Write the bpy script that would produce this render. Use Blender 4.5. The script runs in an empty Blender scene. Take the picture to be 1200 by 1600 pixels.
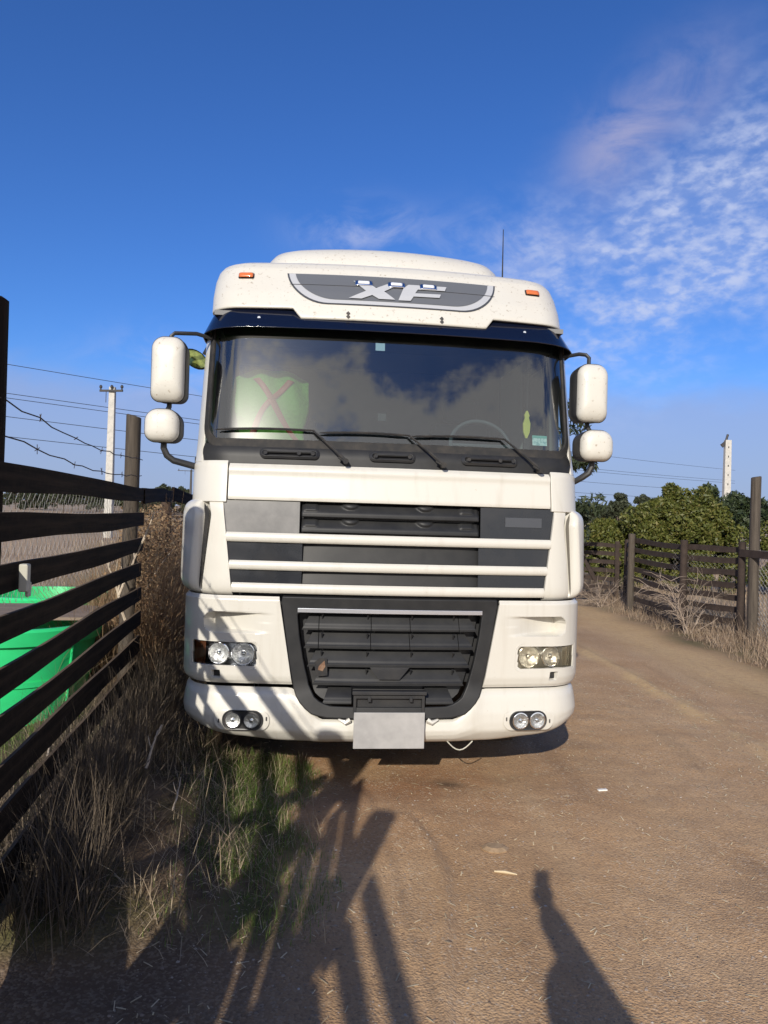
import bpy, bmesh, math, random
import numpy as np
from mathutils import Vector, Matrix, noise
from mathutils.geometry import tessellate_polygon
random.seed(7); rng = np.random.default_rng(7)
scn = bpy.context.scene
C = scn.collection
R = math.radians

# ------------------------------------------------------------------ camera
HC = 1.68
pitch, roll = R(0.40), R(1.68)
cr0 = Vector((1, 0, 0)); cu0 = Vector((0, -math.sin(pitch), math.cos(pitch))); cf = Vector((0, math.cos(pitch), math.sin(pitch)))
crv = cr0*math.cos(roll)+cu0*math.sin(roll); cuv = cu0*math.cos(roll)-cr0*math.sin(roll)
cd = bpy.data.cameras.new('camera'); cam = bpy.data.objects.new('camera', cd); C.objects.link(cam)
mw = Matrix((crv, cuv, -cf)).transposed().to_4x4(); mw.translation = Vector((0, 0, HC)); cam.matrix_world = mw
cd.sensor_fit = 'VERTICAL'; cd.sensor_height = 36; cd.sensor_width = 27; cd.lens = 26.0
cd.clip_start = 0.01; cd.clip_end = 4000
scn.camera = cam

# ------------------------------------------------------------------ sun, sky, exposure
SUN_EL, SUN_AZ = R(24.7), R(192.7)              # azimuth clockwise from +Y
LDIR = Vector((0.19987, 0.88622, -0.41792))      # direction in which the light travels
sd = bpy.data.lights.new('sun', 'SUN'); sd.energy = 4.7; sd.angle = R(0.53); sd.color = (1.0, 0.93, 0.82)
so = bpy.data.objects.new('sun', sd); C.objects.link(so); so.rotation_euler = LDIR.to_track_quat('-Z', 'Y').to_euler()
scn.view_settings.view_transform = 'Standard'; scn.view_settings.look = 'None'
scn.view_settings.exposure = 0.0; scn.view_settings.gamma = 1.0; scn.view_settings.use_curve_mapping = False
scn.render.engine = 'CYCLES'
scn.cycles.max_bounces = 7; scn.cycles.transparent_max_bounces = 24; scn.cycles.use_denoising = True
scn.cycles.caustics_reflective = False; scn.cycles.caustics_refractive = False

wd = bpy.data.worlds.new('World'); scn.world = wd; wd.use_nodes = True
nt = wd.node_tree; nt.nodes.clear()
def WN(t, **k):
    n = nt.nodes.new(t)
    for a, b in k.items(): setattr(n, a, b)
    return n
def wl(a, b): nt.links.new(a, b)
def wmath(op, a, b=None, c=None, clamp=False):
    n = WN('ShaderNodeMath', operation=op, use_clamp=clamp)
    for i, v in enumerate((a, b, c)):
        if v is None: continue
        if isinstance(v, (int, float)): n.inputs[i].default_value = v
        else: wl(v, n.inputs[i])
    return n.outputs[0]
SKY_S = 0.10
sky = WN('ShaderNodeTexSky', sky_type='NISHITA', sun_disc=False, sun_elevation=SUN_EL, sun_rotation=SUN_AZ,
         altitude=200, air_density=1.0, dust_density=0.35, ozone_density=2.6)
hs = WN('ShaderNodeHueSaturation'); hs.inputs['Saturation'].default_value = 1.1; hs.inputs['Value'].default_value = 0.92
wl(sky.outputs[0], hs.inputs['Color'])
tint = WN('ShaderNodeMix', data_type='RGBA', blend_type='MULTIPLY'); tint.inputs['Factor'].default_value = 1.0
wl(hs.outputs[0], [i for i in tint.inputs if i.type == 'RGBA'][0]); [i for i in tint.inputs if i.type == 'RGBA'][1].default_value = (.58, .92, 1.52, 1)
SKYCOL = [o for o in tint.outputs if o.type == 'RGBA'][0]
tc = WN('ShaderNodeTexCoord'); DIR = tc.outputs['Generated']
sep = WN('ShaderNodeSeparateXYZ'); wl(DIR, sep.inputs[0])
def dot(vec):
    n = WN('ShaderNodeVectorMath', operation='DOT_PRODUCT'); wl(DIR, n.inputs[0]); n.inputs[1].default_value = vec
    return n.outputs['Value']
def pixdir(px, py):
    return (cf+crv*((px-600)/1155)+cuv*((800-py)/1155)).normalized()
def blob(px, py, sx, sy, ang=0):
    """soft elliptical patch of sky round a direction; sizes in degrees"""
    c = pixdir(px, py); ax = Vector((c.y, -c.x, 0)).normalized(); ay = ax.cross(c)
    ca, sa = math.cos(R(ang)), math.sin(R(ang))
    a = ax*ca+ay*sa; b = ay*ca-ax*sa
    q = wmath('ADD', wmath('POWER', wmath('DIVIDE', dot(a), math.sin(R(sx))), 2.0), wmath('POWER', wmath('DIVIDE', dot(b), math.sin(R(sy))), 2.0))
    m = wmath('POWER', 2.718, wmath('MULTIPLY', q, -1.0))
    return wmath('MULTIPLY', m, wmath('GREATER_THAN', dot(c), 0.0))
def wnoise(scale, detail, rough, stretch=(1, 1, 1), rotz=(0, 0, 0), dist=0.0):
    mp = WN('ShaderNodeMapping'); wl(DIR, mp.inputs[0]); mp.inputs['Scale'].default_value = stretch; mp.inputs['Rotation'].default_value = rotz
    n = WN('ShaderNodeTexNoise'); wl(mp.outputs[0], n.inputs['Vector'])
    n.inputs['Scale'].default_value = scale; n.inputs['Detail'].default_value = detail; n.inputs['Roughness'].default_value = rough
    n.inputs['Distortion'].default_value = dist
    return n.outputs['Fac']
def wramp(v, a, b):
    n = WN('ShaderNodeMapRange', clamp=True, interpolation_type='SMOOTHSTEP'); wl(v, n.inputs[0])
    n.inputs[1].default_value = a; n.inputs[2].default_value = b
    return n.outputs[0]
ripple = wnoise(46, 4, 0.52, (1.0, 1.0, 1.9), (0, R(32), 0), 0.15)
puffs = wnoise(11, 5, 0.55, (1, 1, 1.5), (0, R(25), 0))
veil = wnoise(11, 8, 0.60, (1, 1, 1.5), (0, R(-35), 0), 0.6)
cumul = wnoise(3.2, 9, 0.58, (1, 1, 2.6))
alto_region = wmath('MINIMUM', wmath('ADD', blob(1080, 420, 10.5, 5.5, 30), wmath('ADD', wmath('MULTIPLY', blob(1160, 300, 5.5, 5.5, 30), .8), blob(900, 420, 6.5, 3.6, 18))), 1.0)
alto = wmath('MULTIPLY', alto_region, wmath('MULTIPLY', wmath('ADD', wmath('MULTIPLY', wramp(ripple, 0.34, 0.70), 0.60), 0.26), wmath('ADD', wmath('MULTIPLY', wramp(puffs, 0.34, 0.64), 0.85), 0.12)))
wisp = wmath('MULTIPLY', wmath('ADD', blob(1040, 160, 4.0, 2.4, 35), blob(950, 240, 3.0, 2.3, 40)), wmath('MULTIPLY', wramp(veil, 0.24, 0.64), 0.66))
faint = wmath('MULTIPLY', wmath('ADD', wmath('MULTIPLY', blob(566, 362, 4.0, 1.7, 0), 1.2), wmath('ADD', blob(800, 380, 4.5, 2.2, 0), blob(260, 585, 5, 2.4, 0))), wmath('MULTIPLY', wramp(veil, 0.40, 0.68), 0.60))
# cumulus elsewhere, over the land behind the camera, thinning out towards the clear part of the sky ahead
behind = wramp(sep.outputs['Y'], -0.1, -0.55)
lowsky = wmath('MULTIPLY', wramp(sep.outputs['Z'], 0.98, 0.55), behind)
cum = wmath('MULTIPLY', wmath('MULTIPLY', wramp(wmath('ADD', cumul, wmath('MULTIPLY', wmath('SUBTRACT', 0.56, sep.outputs['Z']), 1.0)), 0.50, 0.61), lowsky), 0.9)
bank = wmath('MULTIPLY', wramp(wmath('ADD', sep.outputs['Z'], wmath('MULTIPLY', wmath('SUBTRACT', puffs, 0.5), 0.07)), 0.185, 0.135), 0.60)
bank2 = wmath('MULTIPLY', wramp(sep.outputs['Z'], 0.22, 0.0), 0.72)
def cmix(colA, colB, fac):
    m = WN('ShaderNodeMix', data_type='RGBA'); wl(fac, m.inputs['Factor'])
    ia = [i for i in m.inputs if i.type == 'RGBA']
    for s_, v in ((ia[0], colA), (ia[1], colB)):
        if isinstance(v, tuple): s_.default_value = v
        else: wl(v, s_)
    return [o for o in m.outputs if o.type == 'RGBA'][0]
def cc(r, g, b): return (r/SKY_S, g/SKY_S, b/SKY_S, 1)
col = cmix(SKYCOL, cc(.34, .41, .66), bank)
col = cmix(col, cc(.34, .41, .62), bank2)
col = cmix(col, cc(.58, .65, .88), alto)
col = cmix(col, cc(.36, .38, .62), wisp)
col = cmix(col, cc(.45, .52, .80), faint)
col = cmix(col, cc(1.05, 1.04, 1.02), cum)
bgn = WN('ShaderNodeBackground'); bgn.inputs['Strength'].default_value = SKY_S; wl(col, bgn.inputs['Color'])
won = WN('ShaderNodeOutputWorld'); wl(bgn.outputs[0], won.inputs[0])

# ------------------------------------------------------------------ materials
MATS = {}
def mat(name, color, rough=0.6, metal=0.0, coat=0.0, var=None, bump=None, spec=0.5, grain=None, island=None, dirt=None, trans=0.0, emis=None):
    """var=(scale, colour2, lo, hi); grain=(scale xyz, colour2, lo, hi); bump=(scale, strength, distance);
    island=[colours] picks one per loose blade or leaf; dirt=(colour, scale, lo, hi)"""
    m = bpy.data.materials.new(name); m.use_nodes = True; t = m.node_tree; N = t.nodes; L = t.links
    b = N['Principled BSDF']
    b.inputs['Roughness'].default_value = rough; b.inputs['Metallic'].default_value = metal
    b.inputs['Coat Weight'].default_value = coat; b.inputs['Coat Roughness'].default_value = 0.06
    b.inputs['Specular IOR Level'].default_value = spec
    out = None
    co = N.new('ShaderNodeTexCoord').outputs['Object']
    def mix(a, c, fac):
        x = N.new('ShaderNodeMix'); x.data_type = 'RGBA'; ia = [i for i in x.inputs if i.type == 'RGBA']
        for s_, v in ((ia[0], a), (ia[1], c)):
            if isinstance(v, tuple): s_.default_value = (*v[:3], 1)
            else: L.new(v, s_)
        L.new(fac, x.inputs['Factor']); return [o for o in x.outputs if o.type == 'RGBA'][0]
    def nz(scale, lo, hi, stretch=None, det=6):
        n = N.new('ShaderNodeTexNoise'); n.inputs['Detail'].default_value = det; n.inputs['Roughness'].default_value = .6
        n.inputs['Scale'].default_value = scale
        if stretch:
            mp = N.new('ShaderNodeMapping'); L.new(co, mp.inputs[0]); mp.inputs['Scale'].default_value = stretch; L.new(mp.outputs[0], n.inputs['Vector'])
        else: L.new(co, n.inputs['Vector'])
        r = N.new('ShaderNodeMapRange'); r.inputs[1].default_value = lo; r.inputs[2].default_value = hi; L.new(n.outputs['Fac'], r.inputs[0])
        return r.outputs[0]
    colr = tuple(color)
    if island:
        g = N.new('ShaderNodeNewGeometry'); rp = N.new('ShaderNodeValToRGB'); e = rp.color_ramp
        for i, c_ in enumerate(island):
            p = i/max(1, len(island)-1)
            el = e.elements[i] if i < 2 else e.elements.new(p)
            el.position = p; el.color = (*c_, 1)
        L.new(g.outputs['Random Per Island'], rp.inputs[0]); colr = rp.outputs[0]
    if var: colr = mix(colr, var[1], nz(var[0], var[2], var[3]))
    if grain: colr = mix(colr, grain[1], nz(1.0, grain[2], grain[3], grain[0]))
    if dirt: colr = mix(colr, dirt[0], nz(dirt[1], dirt[2], dirt[3], None, 3))
    if isinstance(colr, tuple): b.inputs['Base Color'].default_value = (*colr[:3], 1)
    else: L.new(colr, b.inputs['Base Color'])
    if bump:
        n = N.new('ShaderNodeTexNoise'); n.inputs['Scale'].default_value = bump[0]; n.inputs['Detail'].default_value = 5
        if grain:
            mp = N.new('ShaderNodeMapping'); L.new(co, mp.inputs[0]); mp.inputs['Scale'].default_value = grain[0]; L.new(mp.outputs[0], n.inputs['Vector'])
        else: L.new(co, n.inputs['Vector'])
        bp = N.new('ShaderNodeBump'); bp.inputs['Strength'].default_value = bump[1]; bp.inputs['Distance'].default_value = bump[2]
        L.new(n.outputs['Fac'], bp.inputs['Height']); L.new(bp.outputs[0], b.inputs['Normal'])
    if trans:
        tr = N.new('ShaderNodeBsdfTranslucent')
        if isinstance(colr, tuple): tr.inputs[0].default_value = (*colr[:3], 1)
        else: L.new(colr, tr.inputs[0])
        ms = N.new('ShaderNodeMixShader'); ms.inputs[0].default_value = trans
        L.new(b.outputs[0], ms.inputs[1]); L.new(tr.outputs[0], ms.inputs[2]); L.new(ms.outputs[0], N['Material Output'].inputs[0])
    MATS[name] = m
    return m
def glass_mat(name, tint, refl=1.0, dust=0.0, rough=0.0, dustcol=(.6, .56, .48), smear=0.0):
    m = bpy.data.materials.new(name); m.use_nodes = True; t = m.node_tree; N = t.nodes; L = t.links; N.clear()
    tr = N.new('ShaderNodeBsdfTransparent'); tr.inputs[0].default_value = (*tint, 1)
    gl = N.new('ShaderNodeBsdfGlossy'); gl.inputs['Roughness'].default_value = rough
    fr = N.new('ShaderNodeFresnel'); fr.inputs[0].default_value = 1.5
    mm = N.new('ShaderNodeMath'); mm.operation = 'MULTIPLY'; mm.use_clamp = True; mm.inputs[1].default_value = refl; L.new(fr.outputs[0], mm.inputs[0])
    ms = N.new('ShaderNodeMixShader'); L.new(mm.outputs[0], ms.inputs[0]); L.new(tr.outputs[0], ms.inputs[1]); L.new(gl.outputs[0], ms.inputs[2])
    last = ms.outputs[0]
    if smear:
        g2 = N.new('ShaderNodeBsdfGlossy'); g2.inputs['Roughness'].default_value = .22
        m3 = N.new('ShaderNodeMixShader'); m3.inputs[0].default_value = smear; L.new(last, m3.inputs[1]); L.new(g2.outputs[0], m3.inputs[2]); last = m3.outputs[0]
    if dust:
        df = N.new('ShaderNodeBsdfDiffuse'); df.inputs[0].default_value = (*dustcol, 1)
        co = N.new('ShaderNodeTexCoord'); n = N.new('ShaderNodeTexNoise'); n.inputs['Scale'].default_value = 5; n.inputs['Detail'].default_value = 8
        L.new(co.outputs['Object'], n.inputs['Vector'])
        r = N.new('ShaderNodeMapRange'); r.inputs[1].default_value = .3; r.inputs[2].default_value = .8; r.inputs[3].default_value = dust*.4; r.inputs[4].default_value = dust*1.6
        L.new(n.outputs['Fac'], r.inputs[0])
        m2 = N.new('ShaderNodeMixShader'); L.new(r.outputs[0], m2.inputs[0]); L.new(last, m2.inputs[1]); L.new(df.outputs[0], m2.inputs[2]); last = m2.outputs[0]
    o = N.new('ShaderNodeOutputMaterial'); L.new(last, o.inputs[0]); MATS[name] = m
    return m

PAINT = mat('cream_white_paint', (.60, .582, .525), .36, coat=.3, var=(3.0, (.595, .57, .51), .35, .8), grain=((16, 16, 1.3), (.52, .49, .425), .52, .85), dirt=((.36, .30, .22), 55, .70, .82))
PAINT_ROOF = mat('speckled_white_paint', (.60, .582, .525), .4, coat=.2, var=(2.5, (.585, .555, .49), .35, .8), dirt=((.34, .29, .22), 46, .61, .74))
BLACKP = mat('black_plastic', (.022, .023, .026), .42, var=(6, (.04, .039, .038), .4, .75), bump=(240, .12, .002))
GREYP = mat('grey_plastic', (.014, .0145, .016), .5, spec=.35, var=(9, (.028, .028, .028), .35, .8), bump=(260, .1, .002))
SILVERP = mat('sunfaded_panel', (.19, .185, .18), .42, var=(7, (.10, .10, .10), .3, .7))
DARKP = mat('glossy_dark_panel', (.014, .016, .021), .2, coat=.3, var=(5, (.028, .028, .03), .45, .8))
RUBBER = mat('rubber', (.016, .016, .017), .8, var=(14, (.05, .043, .036), .45, .8), bump=(60, .3, .004))
CHROME = mat('chrome', (.82, .83, .85), .12, metal=1)
REFLECT = mat('lamp_reflector', (.93, .93, .93), .30, metal=1, bump=(70, .6, .008))
ALU = mat('brushed_strip', (.75, .77, .82), .3, metal=.9)
STEEL = mat('dark_steel', (.03, .03, .032), .6, var=(8, (.07, .05, .04), .5, .8))
AMBER = mat('amber_lens', (.62, .16, .045), .25, coat=.5)
BROWNLENS = mat('smoked_amber_lens', (.085, .035, .018), .12, coat=.6, var=(40, (.16, .05, .02), .45, .7))
GREYD = mat('decal_grey', (.115, .122, .135), .4)
GREYL = mat('decal_silver', (.43, .44, .46), .36)
GREYDK = mat('decal_charcoal', (.06, .065, .075), .4)
PLATE = mat('blank_plate', (.42, .41, .40), .45, var=(9, (.30, .295, .29), .3, .75))
INTR = mat('cab_trim', (.075, .078, .085), .7, var=(5, (.05, .052, .056), .4, .7))
INTRL = mat('cab_lining', (.20, .20, .20), .85)
FABRIC = mat('seat_fabric', (.03, .033, .042), .9, bump=(300, .3, .003))
VEST = mat('hi_vis_fabric', (.085, .22, .016), .8, bump=(40, .5, .02))
ORANGE = mat('orange_tape', (.25, .045, .02), .6)
VISOR = mat('navy_tinted_visor', (.004, .006, .016), .12, coat=.3)
GLASS = glass_mat('windscreen_glass', (.60, .74, .76), 3.4, .006, smear=.011)
SGLASS = glass_mat('side_glass', (.75, .85, .85), 1.3, .01)
LENS = glass_mat('clear_lens', (.94, .95, .95), 1.0)
LENSY = glass_mat('hazed_lens', (.86, .82, .72), 1.0, .16, 0.05, (.62, .55, .38))
MIRG = mat('mirror_glass', (.8, .82, .84), .03, metal=1)
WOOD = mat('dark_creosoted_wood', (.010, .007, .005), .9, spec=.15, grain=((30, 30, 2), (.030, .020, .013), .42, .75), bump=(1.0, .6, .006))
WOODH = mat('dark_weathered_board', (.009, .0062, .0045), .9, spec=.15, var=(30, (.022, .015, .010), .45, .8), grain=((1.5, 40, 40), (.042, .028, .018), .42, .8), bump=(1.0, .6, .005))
WOODTOP = mat('sunlit_bleached_edge', (.16, .115, .075), .9, spec=.15, grain=((2, 40, 40), (.06, .042, .028), .4, .7), bump=(1.0, .5, .004))  # board tops: sunlight on upward faces put into the colour, plus bleaching
WOODG = mat('grey_weathered_post', (.09, .072, .055), .85, grain=((30, 30, 2), (.035, .027, .02), .4, .7), bump=(1.0, .7, .006))
WOODB = mat('brown_dry_board', (.085, .052, .034), .85, grain=((30, 30, 2), (.04, .026, .018), .4, .7), bump=(1.0, .6, .006))
WOODR = mat('brown_corral_board', (.030, .019, .014), .85, var=(9, (.055, .037, .028), .4, .75), bump=(30, .5, .004))
WIRE = mat('galvanised_wire', (.40, .38, .35), .55, metal=.4)
RUSTW = mat('rusty_wire', (.05, .032, .024), .7, metal=.3)
CONC = mat('concrete', (.52, .50, .46), .9, var=(5, (.40, .39, .36), .4, .7), bump=(40, .3, .004))
BARK = mat('bark', (.10, .075, .055), .9, var=(9, (.05, .038, .03), .4, .7), bump=(25, .7, .02))
GREENPL = mat('green_plastic', (.03, .60, .20), .42, var=(4, (.03, .52, .18), .4, .7), spec=.4)
LIDM = mat('weathered_plywood', (.24, .18, .135), .85, grain=((2, 25, 2), (.16, .12, .09), .35, .7), bump=(1., .4, .004))
WHITEPL = mat('white_plastic', (.45, .44, .37), .6)
STRAW = mat('dry_straw', (.4, .3, .2), .8, island=[(.20, .145, .09), (.40, .31, .20), (.54, .44, .30), (.30, .22, .14), (.48, .38, .26)], trans=.2)
STRAWP = mat('pale_pink_straw', (.4, .3, .2), .8, island=[(.26, .175, .115), (.42, .31, .21), (.52, .41, .29), (.34, .235, .155), (.48, .37, .26)], trans=.2)
VINE = mat('brown_dry_vine', (.2, .12, .06), .85, island=[(.16, .085, .04), (.32, .20, .11), (.44, .31, .18), (.24, .14, .07), (.48, .37, .23)], trans=.3)
DEAD = mat('dead_dark_straw', (.1, .08, .05), .85, island=[(.036, .027, .019), (.08, .061, .043), (.17, .13, .092), (.055, .042, .026), (.115, .09, .065)], trans=.1)
GREENG = mat('green_grass', (.06, .12, .02), .7, island=[(.06, .12, .016), (.115, .20, .026), (.17, .25, .045), (.08, .15, .022), (.23, .25, .08)], trans=.3)
TWIG = mat('bleached_twig', (.56, .47, .36), .8, var=(20, (.34, .27, .20), .4, .7))
LEAFO = mat('olive_leaf', (.07, .09, .02), .55, island=[(.060, .080, .014), (.115, .130, .026), (.17, .175, .038), (.085, .105, .02), (.21, .18, .05)], trans=.3)
LEAFD = mat('dark_leaf', (.03, .05, .02), .6, island=[(.020, .034, .012), (.035, .055, .018), (.05, .068, .024), (.028, .045, .016)], trans=.2)
LEAFF = mat('far_tree_leaf', (.03, .05, .02), .7, island=[(.035, .045, .024), (.05, .062, .03), (.065, .075, .04)], trans=.15)
LEAFE = mat('eucalyptus_leaf', (.05, .07, .03), .5, island=[(.028, .042, .018), (.05, .068, .03), (.08, .095, .045)], trans=.25)
CLOTH = mat('dark_jacket', (.035, .037, .045), .9, bump=(60, .4, .004))
JEANS = mat('denim', (.035, .045, .08), .9, bump=(200, .3, .002))
SKIN = mat('skin', (.50, .30, .21), .55)
HAIR = mat('dark_hair', (.02, .014, .010), .6)
PHONE = mat('phone_case', (.02, .02, .022), .3)
PEBBLE = mat('pale_pebble', (.4, .33, .26), .85, island=[(.16, .115, .08), (.30, .225, .16), (.44, .36, .28), (.24, .17, .12), (.55, .48, .40)])
CHAFF = mat('pale_straw_bits', (.5, .4, .26), .8, island=[(.40, .30, .18), (.56, .45, .28), (.66, .56, .38)])

# ------------------------------------------------------------------ mesh helpers
def link(name, me, m, parent=None, smooth=False, angle=None):
    o = bpy.data.objects.new(name, me); C.objects.link(o)
    if m: me.materials.append(m)
    if smooth:
        me.polygons.foreach_set('use_smooth', [True]*len(me.polygons))
        if angle: me.set_sharp_from_angle(angle=R(angle))
    if parent: o.parent = parent
    return o
class MB:
    def __init__(s): s.v = []; s.f = []
    def add(s, v, f):
        n = len(s.v); s.v += [tuple(p) for p in v]; s.f += [tuple(i+n for i in q) for q in f]; return s
    def box(s, c, d, rot=None):
        x, y, z = d[0]/2, d[1]/2, d[2]/2
        vs = [Vector((a, b, e)) for a in (-x, x) for b in (-y, y) for e in (-z, z)]
        if rot is not None: vs = [rot @ v for v in vs]
        c = Vector(c)
        return s.add([v+c for v in vs], [(0, 1, 3, 2), (4, 6, 7, 5), (0, 4, 5, 1), (2, 3, 7, 6), (0, 2, 6, 4), (1, 5, 7, 3)])
    def tube(s, pts, r, seg=8, cap=True):
        pts = [Vector(p) for p in pts]; n = len(pts)
        rs = r if isinstance(r, (list, tuple)) else [r]*n
        vs = []; up = None
        for i, p in enumerate(pts):
            d = (pts[min(i+1, n-1)]-pts[max(i-1, 0)]).normalized()
            if up is None: up = Vector((0, 0, 1)) if abs(d.z) < .9 else Vector((1, 0, 0))
            a = d.cross(up).normalized(); b = a.cross(d).normalized(); up = b
            vs += [p+(a*math.cos(k*2*math.pi/seg)+b*math.sin(k*2*math.pi/seg))*rs[i] for k in range(seg)]
        fs = [(i*seg+k, i*seg+(k+1) % seg, (i+1)*seg+(k+1) % seg, (i+1)*seg+k) for i in range(n-1) for k in range(seg)]
        if cap: fs += [tuple(range(seg))[::-1], tuple((n-1)*seg+k for k in range(seg))]
        return s.add(vs, fs)
    def loft(s, rings, closed=True, cap0=False, cap1=False):
        m = len(rings[0]); vs = [p for r in rings for p in r]; fs = []
        for i in range(len(rings)-1):
            for k in range(m if closed else m-1):
                k2 = (k+1) % m; fs.append((i*m+k, i*m+k2, (i+1)*m+k2, (i+1)*m+k))
        if cap0: fs.append(tuple(range(m))[::-1])
        if cap1: fs.append(tuple((len(rings)-1)*m+k for k in range(m)))
        return s.add(vs, fs)
    def build(s, name, m, parent=None, smooth=False, angle=35, bev=0, seg=2):
        me = bpy.data.meshes.new(name); me.from_pydata(s.v, [], s.f); me.update()
        bm = bmesh.new(); bm.from_mesh(me); bmesh.ops.recalc_face_normals(bm, faces=bm.faces); bm.to_mesh(me); bm.free()
        o = link(name, me, m, parent, smooth or bool(bev), None if bev else angle)
        if bev:
            b = o.modifiers.new('bevel', 'BEVEL'); b.width = bev; b.segments = seg; b.limit_method = 'ANGLE'; b.angle_limit = R(40); b.harden_normals = True
        return o
def tag(o, label, cat=None, group=None, kind=None):
    if label: o['label'] = label
    if cat: o['category'] = cat
    if group: o['group'] = group
    if kind: o['kind'] = kind
    return o
def empty(name, loc=(0, 0, 0), rz=0.0):
    o = bpy.data.objects.new(name, None); C.objects.link(o); o.location = loc; o.rotation_euler = (0, 0, rz); o.empty_display_size = .1
    return o
def np_mesh(name, V, F4=None, F3=None):
    """fast mesh from arrays of quads and triangles"""
    me = bpy.data.meshes.new(name); me.vertices.add(len(V)); me.vertices.foreach_set('co', np.asarray(V, np.float32).ravel())
    idx = []; tot = []
    if F4 is not None and len(F4): idx.append(np.asarray(F4).ravel()); tot.append(np.full(len(F4), 4))
    if F3 is not None and len(F3): idx.append(np.asarray(F3).ravel()); tot.append(np.full(len(F3), 3))
    idx = np.concatenate(idx).astype(np.int32); tot = np.concatenate(tot).astype(np.int32)
    st = np.concatenate([[0], np.cumsum(tot)[:-1]]).astype(np.int32)
    me.loops.add(len(idx)); me.loops.foreach_set('vertex_index', idx)
    me.polygons.add(len(tot)); me.polygons.foreach_set('loop_start', st); me.polygons.foreach_set('loop_total', tot)
    me.update(calc_edges=True); me.validate()
    return me
def lerp(a, b, t): return a+(b-a)*t
def sst(a, b, x):
    t = max(0.0, min(1.0, (x-a)/(b-a))); return t*t*(3-2*t)

# ------------------------------------------------------------------ the fence's frame (s along it, lat to its right)
TH = R(-8.99)
FE = Vector((math.sin(TH), math.cos(TH), 0)); FN = Vector((math.cos(TH), -math.sin(TH), 0))
def FW(s, lat, z=0.0): return FE*s+FN*lat+Vector((0, 0, z))
def fs_of(x, y): return x*FE.x+y*FE.y, x*FN.x+y*FN.y
def at(px, py, dep):
    d = cf+crv*((px-600)/1155)+cuv*((800-py)/1155)
    return d*(dep/d.y)+Vector((0, 0, HC))

# ------------------------------------------------------------------ ground
def gh(x, y):
    s, l = fs_of(x, y); h = 0.0
    if -3 < x < 8 and -2 < y < 22:
        h += .010*noise.noise((x*1.3, y*1.3, 0))+.006*noise.noise((x*5, y*5, 3))
        if -1.5 < l < 3.5 and 1.5 < y < 7: h += .0035*noise.noise((x*19, y*19, 5))
    bank_ = sst(.25, -.75, l)*sst(2.75, 3.5, s)
    h += .15*bank_*(1+.35*noise.noise((x*2.2, y*2.2, 9)))*sst(-2.1, -1.35, l)
    # low windrow of tan dirt along the right of the track
    xr = 2.93-.055*(y-5.5)
    if 3 < y < 14: h += .035*math.exp(-((x-xr)/.07)**2)*max(0.0, .55+noise.noise((y*.9, 3.3, 0)))
    # tyre rut near the camera
    cx = .26+.10*max(0, y-2.6)-.25*max(0, y-3.2)**2
    if y < 4.2: h += .016*math.exp(-((x-cx)/.025)**2)-.012*math.exp(-((x-cx-.05)/.03)**2)
    h += .12*sst(4.2, 5.6, x+.1*(y-12))*sst(5, 8, y)*(1-sst(18, 30, y))
    d = math.hypot(x, y)
    if d > 30: h += 1.2*noise.noise((x*.008, y*.008, 2))*sst(30, 120, d)+5.5*sst(90, 420, y)*(.75+.35*noise.noise((x*.004, 7, 1)))+2.0*sst(60, 300, abs(x))
    return h
def axis(lo, f0, f1, hi, step, grow):
    a = list(np.arange(f0, f1+1e-6, step)); x, st = f1, step
    while x < hi: st *= grow; x += st; a.append(min(x, hi))
    x, st = f0, step
    while x > lo: st *= grow; x -= st; a.insert(0, max(x, lo))
    return a
gx = axis(-700, -2.4, 3.4, 700, .032, 1.13); gy = axis(-60, 2.0, 7.0, 1500, .034, 1.115)
V = []; zone = []; tanz = []
for y in gy:
    for x in gx:
        V.append((x, y, gh(x, y)))
        s, l = fs_of(x, y)
        n1 = noise.noise((x*2.2, y*2.2, 1)); n2 = noise.noise((x*.7, y*.7, 4))
        vg = sst(.30, -.02, l+.22*n1)*sst(2.75, 3.15, s+.3*n1)
        vg = max(vg, sst(4.1, 4.75, x+.05*(y-10)+.3*n2)*sst(4, 7, y))
        vg = max(vg, sst(25, 45, math.hypot(x, y)))
        zone.append(vg)
        xr = 2.93-.055*(y-5.5)
        tz = math.exp(-((x-xr+.14*n1)/.11)**2)*sst(.25, .65, .5+noise.noise((y*.9, 3.3, 0))+.4*noise.noise((x*6, y*6, 2)))*(1 if 3 < y < 14 else 0)
        tz = max(tz, .75*sst(3.2, 3.9, x+.05*(y-10)+.25*n2)*(1-vg)*sst(4, 8, y))
        tanz.append(tz)
nx, ny = len(gx), len(gy)
I = np.arange(nx*ny).reshape(ny, nx)
F = np.stack([I[:-1, :-1], I[:-1, 1:], I[1:, 1:], I[1:, :-1]], -1).reshape(-1, 4)
me = np_mesh('ground', V, F)
me.attributes.new('zone', 'FLOAT', 'POINT').data.foreach_set('value', zone)
me.attributes.new('tan', 'FLOAT', 'POINT').data.foreach_set('value', tanz)
gm = bpy.data.materials.new('packed_earth'); gm.use_nodes = True
t = gm.node_tree; N = t.nodes; L = t.links; b = N['Principled BSDF']; b.inputs['Roughness'].default_value = .92; b.inputs['Specular IOR Level'].default_value = .2
co = N.new('ShaderNodeTexCoord').outputs['Object']
def gn(scale, det=6, rough=.6, stretch=None, rot=0):
    n = N.new('ShaderNodeTexNoise'); n.inputs['Scale'].default_value = scale; n.inputs['Detail'].default_value = det; n.inputs['Roughness'].default_value = rough
    mp = N.new('ShaderNodeMapping'); L.new(co, mp.inputs[0]); mp.inputs['Rotation'].default_value = (0, 0, rot)
    if stretch: mp.inputs['Scale'].default_value = stretch
    L.new(mp.outputs[0], n.inputs['Vector']); return n.outputs['Fac']
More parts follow.
